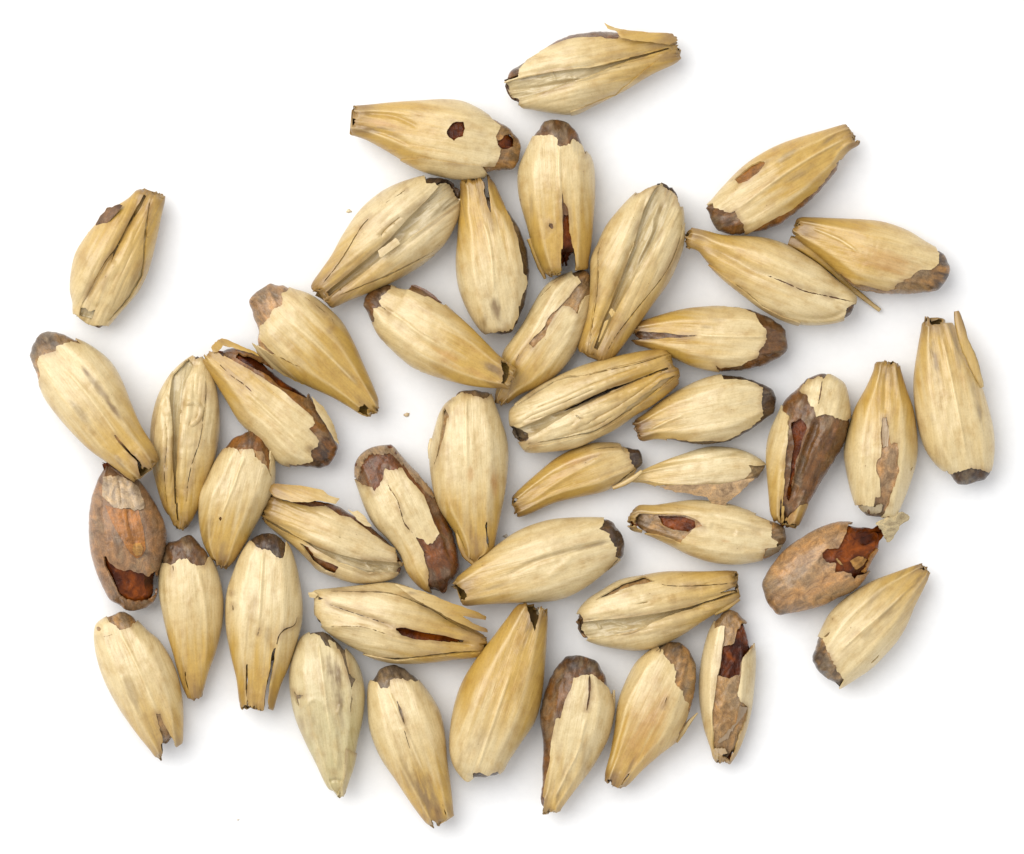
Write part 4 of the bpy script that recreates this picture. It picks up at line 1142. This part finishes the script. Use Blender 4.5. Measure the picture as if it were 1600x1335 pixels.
crop = E5
grain('barley grain lying crosswise with a narrow amber slit and a forked split base',
      '195,105 300,92 450,75 560,65 660,85 760,140 860,210 950,270 1040,330 1060,350 1040,390 1010,425 880,440 760,455 640,460 540,450 440,415 350,370 270,320 215,270 195,220 195,150',
      '1052,365', '195,185', kernel='dark', k0=.05, facets=(), tipdark=.5, lb=4,
      cut=['600,288 640,288 740,308 860,328 938,350 930,362 820,357 700,342 630,327', '150,225 200,228 235,262 225,285 260,310 300,345 240,360 160,280', '213,132 245,138 245,152 215,148'],
      holes=['590,280 740,300 900,335 920,360 820,365 690,350 610,330'],
      cracks=[('450,422 600,442 750,427 900,411 1030,402', 1.5), ('250,165 350,200 450,232 600,282', .6), ('250,285 330,280 450,285 590,330', .5), ('240,108 400,110 560,115 700,160 800,210 900,275 1030,335', 1.0)],
      shells=[dict(name='outer_husk', off=4, keep=['430,425 600,452 750,438 900,422 1060,408 1050,520 500,540']), ],
      sheets=[dict(p='600,72,84 740,110,84 850,155,74 1000,212,58 1050,233,50 1042,250,56 980,240,66 925,226,72 980,262,66 1050,292,52 1052,310,56 990,296,68 900,258,82 800,200,92 700,150,96', curl=2.5), dict(p='165,115,50 195,105,54 215,125,58 200,142,54 172,140,48', curl=.5, name='husk_scrap')],
      feat=[('g', '250,165 350,200 450,232 600,285', 4, 4), ('g', '580,310 760,345 1000,375', 4, 5), ('r', '250,285 330,280 450,285 560,325 720,370', 4, 3), ('r', '480,370 560,385', 4, 2)], gold=(.85, .55, .05), warm=.12, stains=[(680, 115, 30, 10, .5), (430, 240, 30, 16, .15)])

crop = E2
grain('crease side up barley grain with wrinkled groove and notched base above the red gapped grain',
      '620,490 660,440 720,400 800,355 900,335 1000,320 1150,320 1280,317 1300,330 1297,360 1292,385 1305,410 1300,430 1230,470 1150,520 1060,580 960,630 880,645 800,640 700,620 640,590 615,540',
      '1302,372', '616,530', kernel='tan', k0=.2, facets=(), tipdark=.6,
      cut=['680,440 740,402 800,362 900,332 946,352 900,365 860,370 790,395 740,420', '590,500 622,490 640,512 632,560 662,600 640,620 590,580', '1350,362 1290,376 1225,402 1230,408 1290,398 1350,396'],
      opening=['600,525 640,527 720,517 850,506 950,491 1080,466 1200,430 1320,385 1320,400 1200,440 1100,472 1000,502 930,532 850,571 750,591 660,602 600,600'],
      cracks=[('945,345 972,366 1050,374 1180,370 1290,360', .8)], icracks=[('1060,472 1090,462 1130,452', 1.4)],
      strips=['1200,490,40,5 1260,460,42,5 1310,430,42,3'],
      feat=[('g', '640,545 800,540 950,510 1200,440', 7, 5), ('r', '700,540 760,530 840,550 930,515', 2.5, 3), ('r', '700,530 715,560', 2, 2.5), ('r', '760,575 850,560 920,530', 2.5, 3), ('g', '800,555 900,535', 2, 3)], crumple=1.0, gold=(.65, .6, .1), warm=.12)

crop = E4
grain('barley grain with a tan cap and split base, below the kernel with a germ',
      '60,560 80,520 140,485 210,460 260,480 300,520 350,570 400,610 450,680 490,760 520,860 535,980 535,1100 530,1170 500,1190 430,1260 390,1250 360,1210 280,1110 190,980 120,850 80,740 60,640',
      '460,1225', '165,472', kernel='tan', k0=.1, tipdark=.05,
      cut=['125,497 145,517 180,540 197,570 250,550 290,517 310,490 270,420 170,420 90,480', '393,1005 417,1005 437,1060 462,1100 490,1155 500,1200 470,1260 430,1290 420,1190 425,1130 403,1060'],
      cracks=[('70,600 130,595 195,575', .4)], vein='200,572 290,740 400,1000', stains=[(270, 890, 90, 36, .35), (360, 1070, 90, 20, .3), (300, 990, 60, 20, .2), (440, 880, 60, 20, .15)], gold=(.7, .45, .05), warm=.14, la=2)

crop = E5
grain('greenish grey barley grain with a jagged dark tear down one side',
      '130,335 200,305 260,315 310,360 360,400 400,450 430,520 445,620 435,740 410,850 390,960 360,1050 330,1130 290,1105 255,1075 200,960 150,860 100,740 75,620 70,510 90,420',
      '308,1118', '205,305', kernel='grey', k0=.1, tipdark=.4,
      cut=['285,345 330,420 358,500 370,560 377,640 376,705 388,640 380,600 402,545 372,515 355,440 350,390 320,340', '180,320 222,325 250,378 280,387 268,350 320,380 350,400 330,330 230,270 160,290', '93,598 112,618 148,622 118,640 125,684 108,660'],
      shells=[dict(name='outer_husk', off=3, keep=['352,885 402,910 440,950 380,1100 330,1160 305,1130 330,1080 345,1010'])],
      vein='215,350 240,520 260,690 285,850', stains=[(310, 540, 110, 36, .8), (320, 630, 60, 30, .7), (330, 720, 70, 16, .3), (180, 740, 60, 24, .3), (130, 760, 60, 16, .25), (270, 480, 40, 14, .4)], tone=(.93, .95, .96), green=.5, warm=-.02, gold=(.3, .3, .0),
      feat=[('g', '265,1050 300,1042 335,1050', 2.5, 3), ('r', '260,690 300,800 310,1000', 4, 2.5), ('r', '120,700 200,640 260,690', 4, 2), ('r', '310,720 330,660', 3, 2)], fray=.15, endbrown=.15)
grain('plump tan barley grain with a short slit and dark brown base, lowest of all grains',
      '460,580 480,540 520,490 590,470 650,490 710,545 770,620 820,710 845,830 855,950 870,1060 885,1200 880,1230 810,1270 800,1290 750,1260 680,1170 600,1050 520,930 470,800 458,680',
      '838,1262', '590,468', kernel='grey', k0=.12, tipdark=.5,
      cut=['470,547 510,560 522,587 567,587 572,547 600,540 650,547 697,557 722,540 700,440 540,420 460,480', '768,1232 812,1268 830,1300 790,1285'],
      cracks=[('605,645 625,700 645,770', 1.6), ('640,780 660,850 680,920', .5), ('830,1160 850,1220', .8)], stains=[(650, 1000, 90, 22, .4), (730, 1130, 130, 30, .75), (800, 1180, 110, 18, .6), (700, 940, 90, 26, .25), (760, 1060, 80, 30, .35)], gold=(.85, .5, .1), warm=.1, vein='560,590 640,770 740,1010')

crop = E6
grain('largest golden barley grain, its hollow base at the top and torn tip at the bottom',
      '385,75 450,72 500,90 520,110 515,250 505,400 490,520 460,620 400,710 340,800 310,850 240,880 190,870 150,895 110,860 80,810 65,740 70,640 90,530 130,420 200,310 270,220 330,140',
      '455,78', '178,888', kernel='dark', k0=.14, tipdark=.4, lb=6,
      cut=['172,848 217,850 250,865 285,835 292,852 330,900 180,930', ], topcut=['420,40 500,40 488,95 478,118 470,160 458,195 445,150 428,105'], mouth=None,
      shells=[dict(name='husk_scrap', off=-2, keep=['470,85 500,95 490,130 475,110'], colour=(.5, .42, .28))],
      vein='350,380 280,580 190,850', stains=[(440, 150, 70, 26, .7), (430, 220, 90, 14, .4), (210, 700, 70, 40, .25), (390, 480, 80, 26, .25), (120, 780, 60, 20, .2)], gold=(1, .75, .25), warm=.12, facets=((-.55, 2.5, .14), (.5, 2.5, .14)))
grain('barley grain with a broad dark brown flank and a pale cracked husk panel',
      '560,350 600,315 660,303 730,320 775,365 800,430 820,490 832,560 810,670 780,740 720,840 650,930 590,1010 570,1035 480,1040 475,980 490,920 490,840 495,750 485,650 480,580 500,480 530,400',
      '522,1040', '662,303', kernel='brown', k0=0.02, tipdark=.65,
      keep=['640,412 675,402 715,395 722,398 760,420 800,462 817,492 880,470 860,700 720,920 600,1060 500,1060 505,930 528,800 538,680 558,597 580,592 600,520 632,450'],
      cracks=[('713,395 713,480 698,570', 1.7)], vein='700,580 680,660 660,745 600,870 545,980', stains=[(690, 790, 110, 26, .45), (570, 950, 90, 16, .5), (620, 900, 60, 20, .3)],
      strips=['826,470,40,2 824,540,42,3 815,620,44,2'], warm=.05, gold=(.7, .35, .02), endbrown=.5)
grain('orange tinted barley grain with brown shoulder and a thin spike of husk at its side',
      '1000,280 1050,255 1100,240 1160,262 1195,300 1212,380 1205,480 1180,580 1150,660 1110,715 1040,770 960,840 880,920 840,920 790,895 785,860 810,760 830,650 845,530 880,430 930,340',
      '818,912', '1135,250', kernel='tan', k0=.12, tipdark=.5,
      cut=['1030,265 1050,282 1062,312 1100,352 1110,380 1104,430 1140,470 1150,512 1176,530 1165,590 1132,650 1112,705 1180,700 1280,450 1250,260 1100,190'],
      strips=['1112,708,44,4 1145,660,46,4 1180,612,44,3 1214,575,40,1'], cracks=[('1075,490 1062,520 1048,555', .5), ('900,850 880,880 860,910', 1.4), ('1020,290 1045,275 1035,300', .8)], vein='1005,315 900,500 860,640 800,860',
      stains=[(970, 650, 220, 90, -.55), (900, 830, 60, 14, .5), (820, 880, 40, 40, .5)], warm=.25, gold=(.8, .6, .1))
grain('slim upright barley grain split open lengthwise, deep red gap and brown kernel showing',
      '1310,120 1350,92 1400,105 1440,150 1470,220 1485,310 1480,430 1465,560 1440,660 1410,740 1375,800 1330,812 1290,800 1275,740 1245,650 1225,540 1220,430 1235,310 1265,200',
      '1332,810', '1355,93', kernel='tan', k0=.04, tipdark=.0,
      cut=['1290,185 1320,172 1342,170 1336,230 1325,300 1306,400 1296,480 1281,560 1281,650 1290,740 1335,785 1365,800 1385,760 1402,700 1440,600 1446,545 1410,520 1398,480 1410,430 1416,330 1472,265 1500,200 1450,80 1360,60 1290,100'],
      holes=['1395,190 1420,155 1460,165 1478,250 1445,300 1412,335 1408,400 1390,400 1360,412 1303,400 1320,310 1330,265 1380,255'],
      shells=[dict(name='husk_scrap', off=0, keep=['1405,540 1445,548 1425,590 1380,640 1345,700 1300,715 1330,680 1390,620'], colour=(.26, .18, .105)), dict(name='husk_scrap', off=0, keep=['1285,740 1340,735 1350,760 1310,775 1290,765'], colour=(.42, .30, .17))],
      warm=.02, gold=(.6, .3, .0), tone=(1.02, 1.02, 1.03))

crop = (0, 0, 1)
crumb('tiny tan crumb on bare paper right of the orange topped grain', 'husk_crumb', 635, 648, 4, (.6, .46, .28), 3)
crumb('faint pale husk speck on the paper above the grain with the square scrap', 'husk_crumb', 545, 330, 3.5, (.68, .58, .38), 5)
crumb('minute grey speck on the paper near the bottom edge', 'husk_crumb', 372, 1281, 2.0, (.6, .54, .45), 8)
crumb('minute pale crumb on the paper between the pronged grain and the large capped grain', 'husk_crumb', 791, 838, 4, (.6, .55, .48), 9)
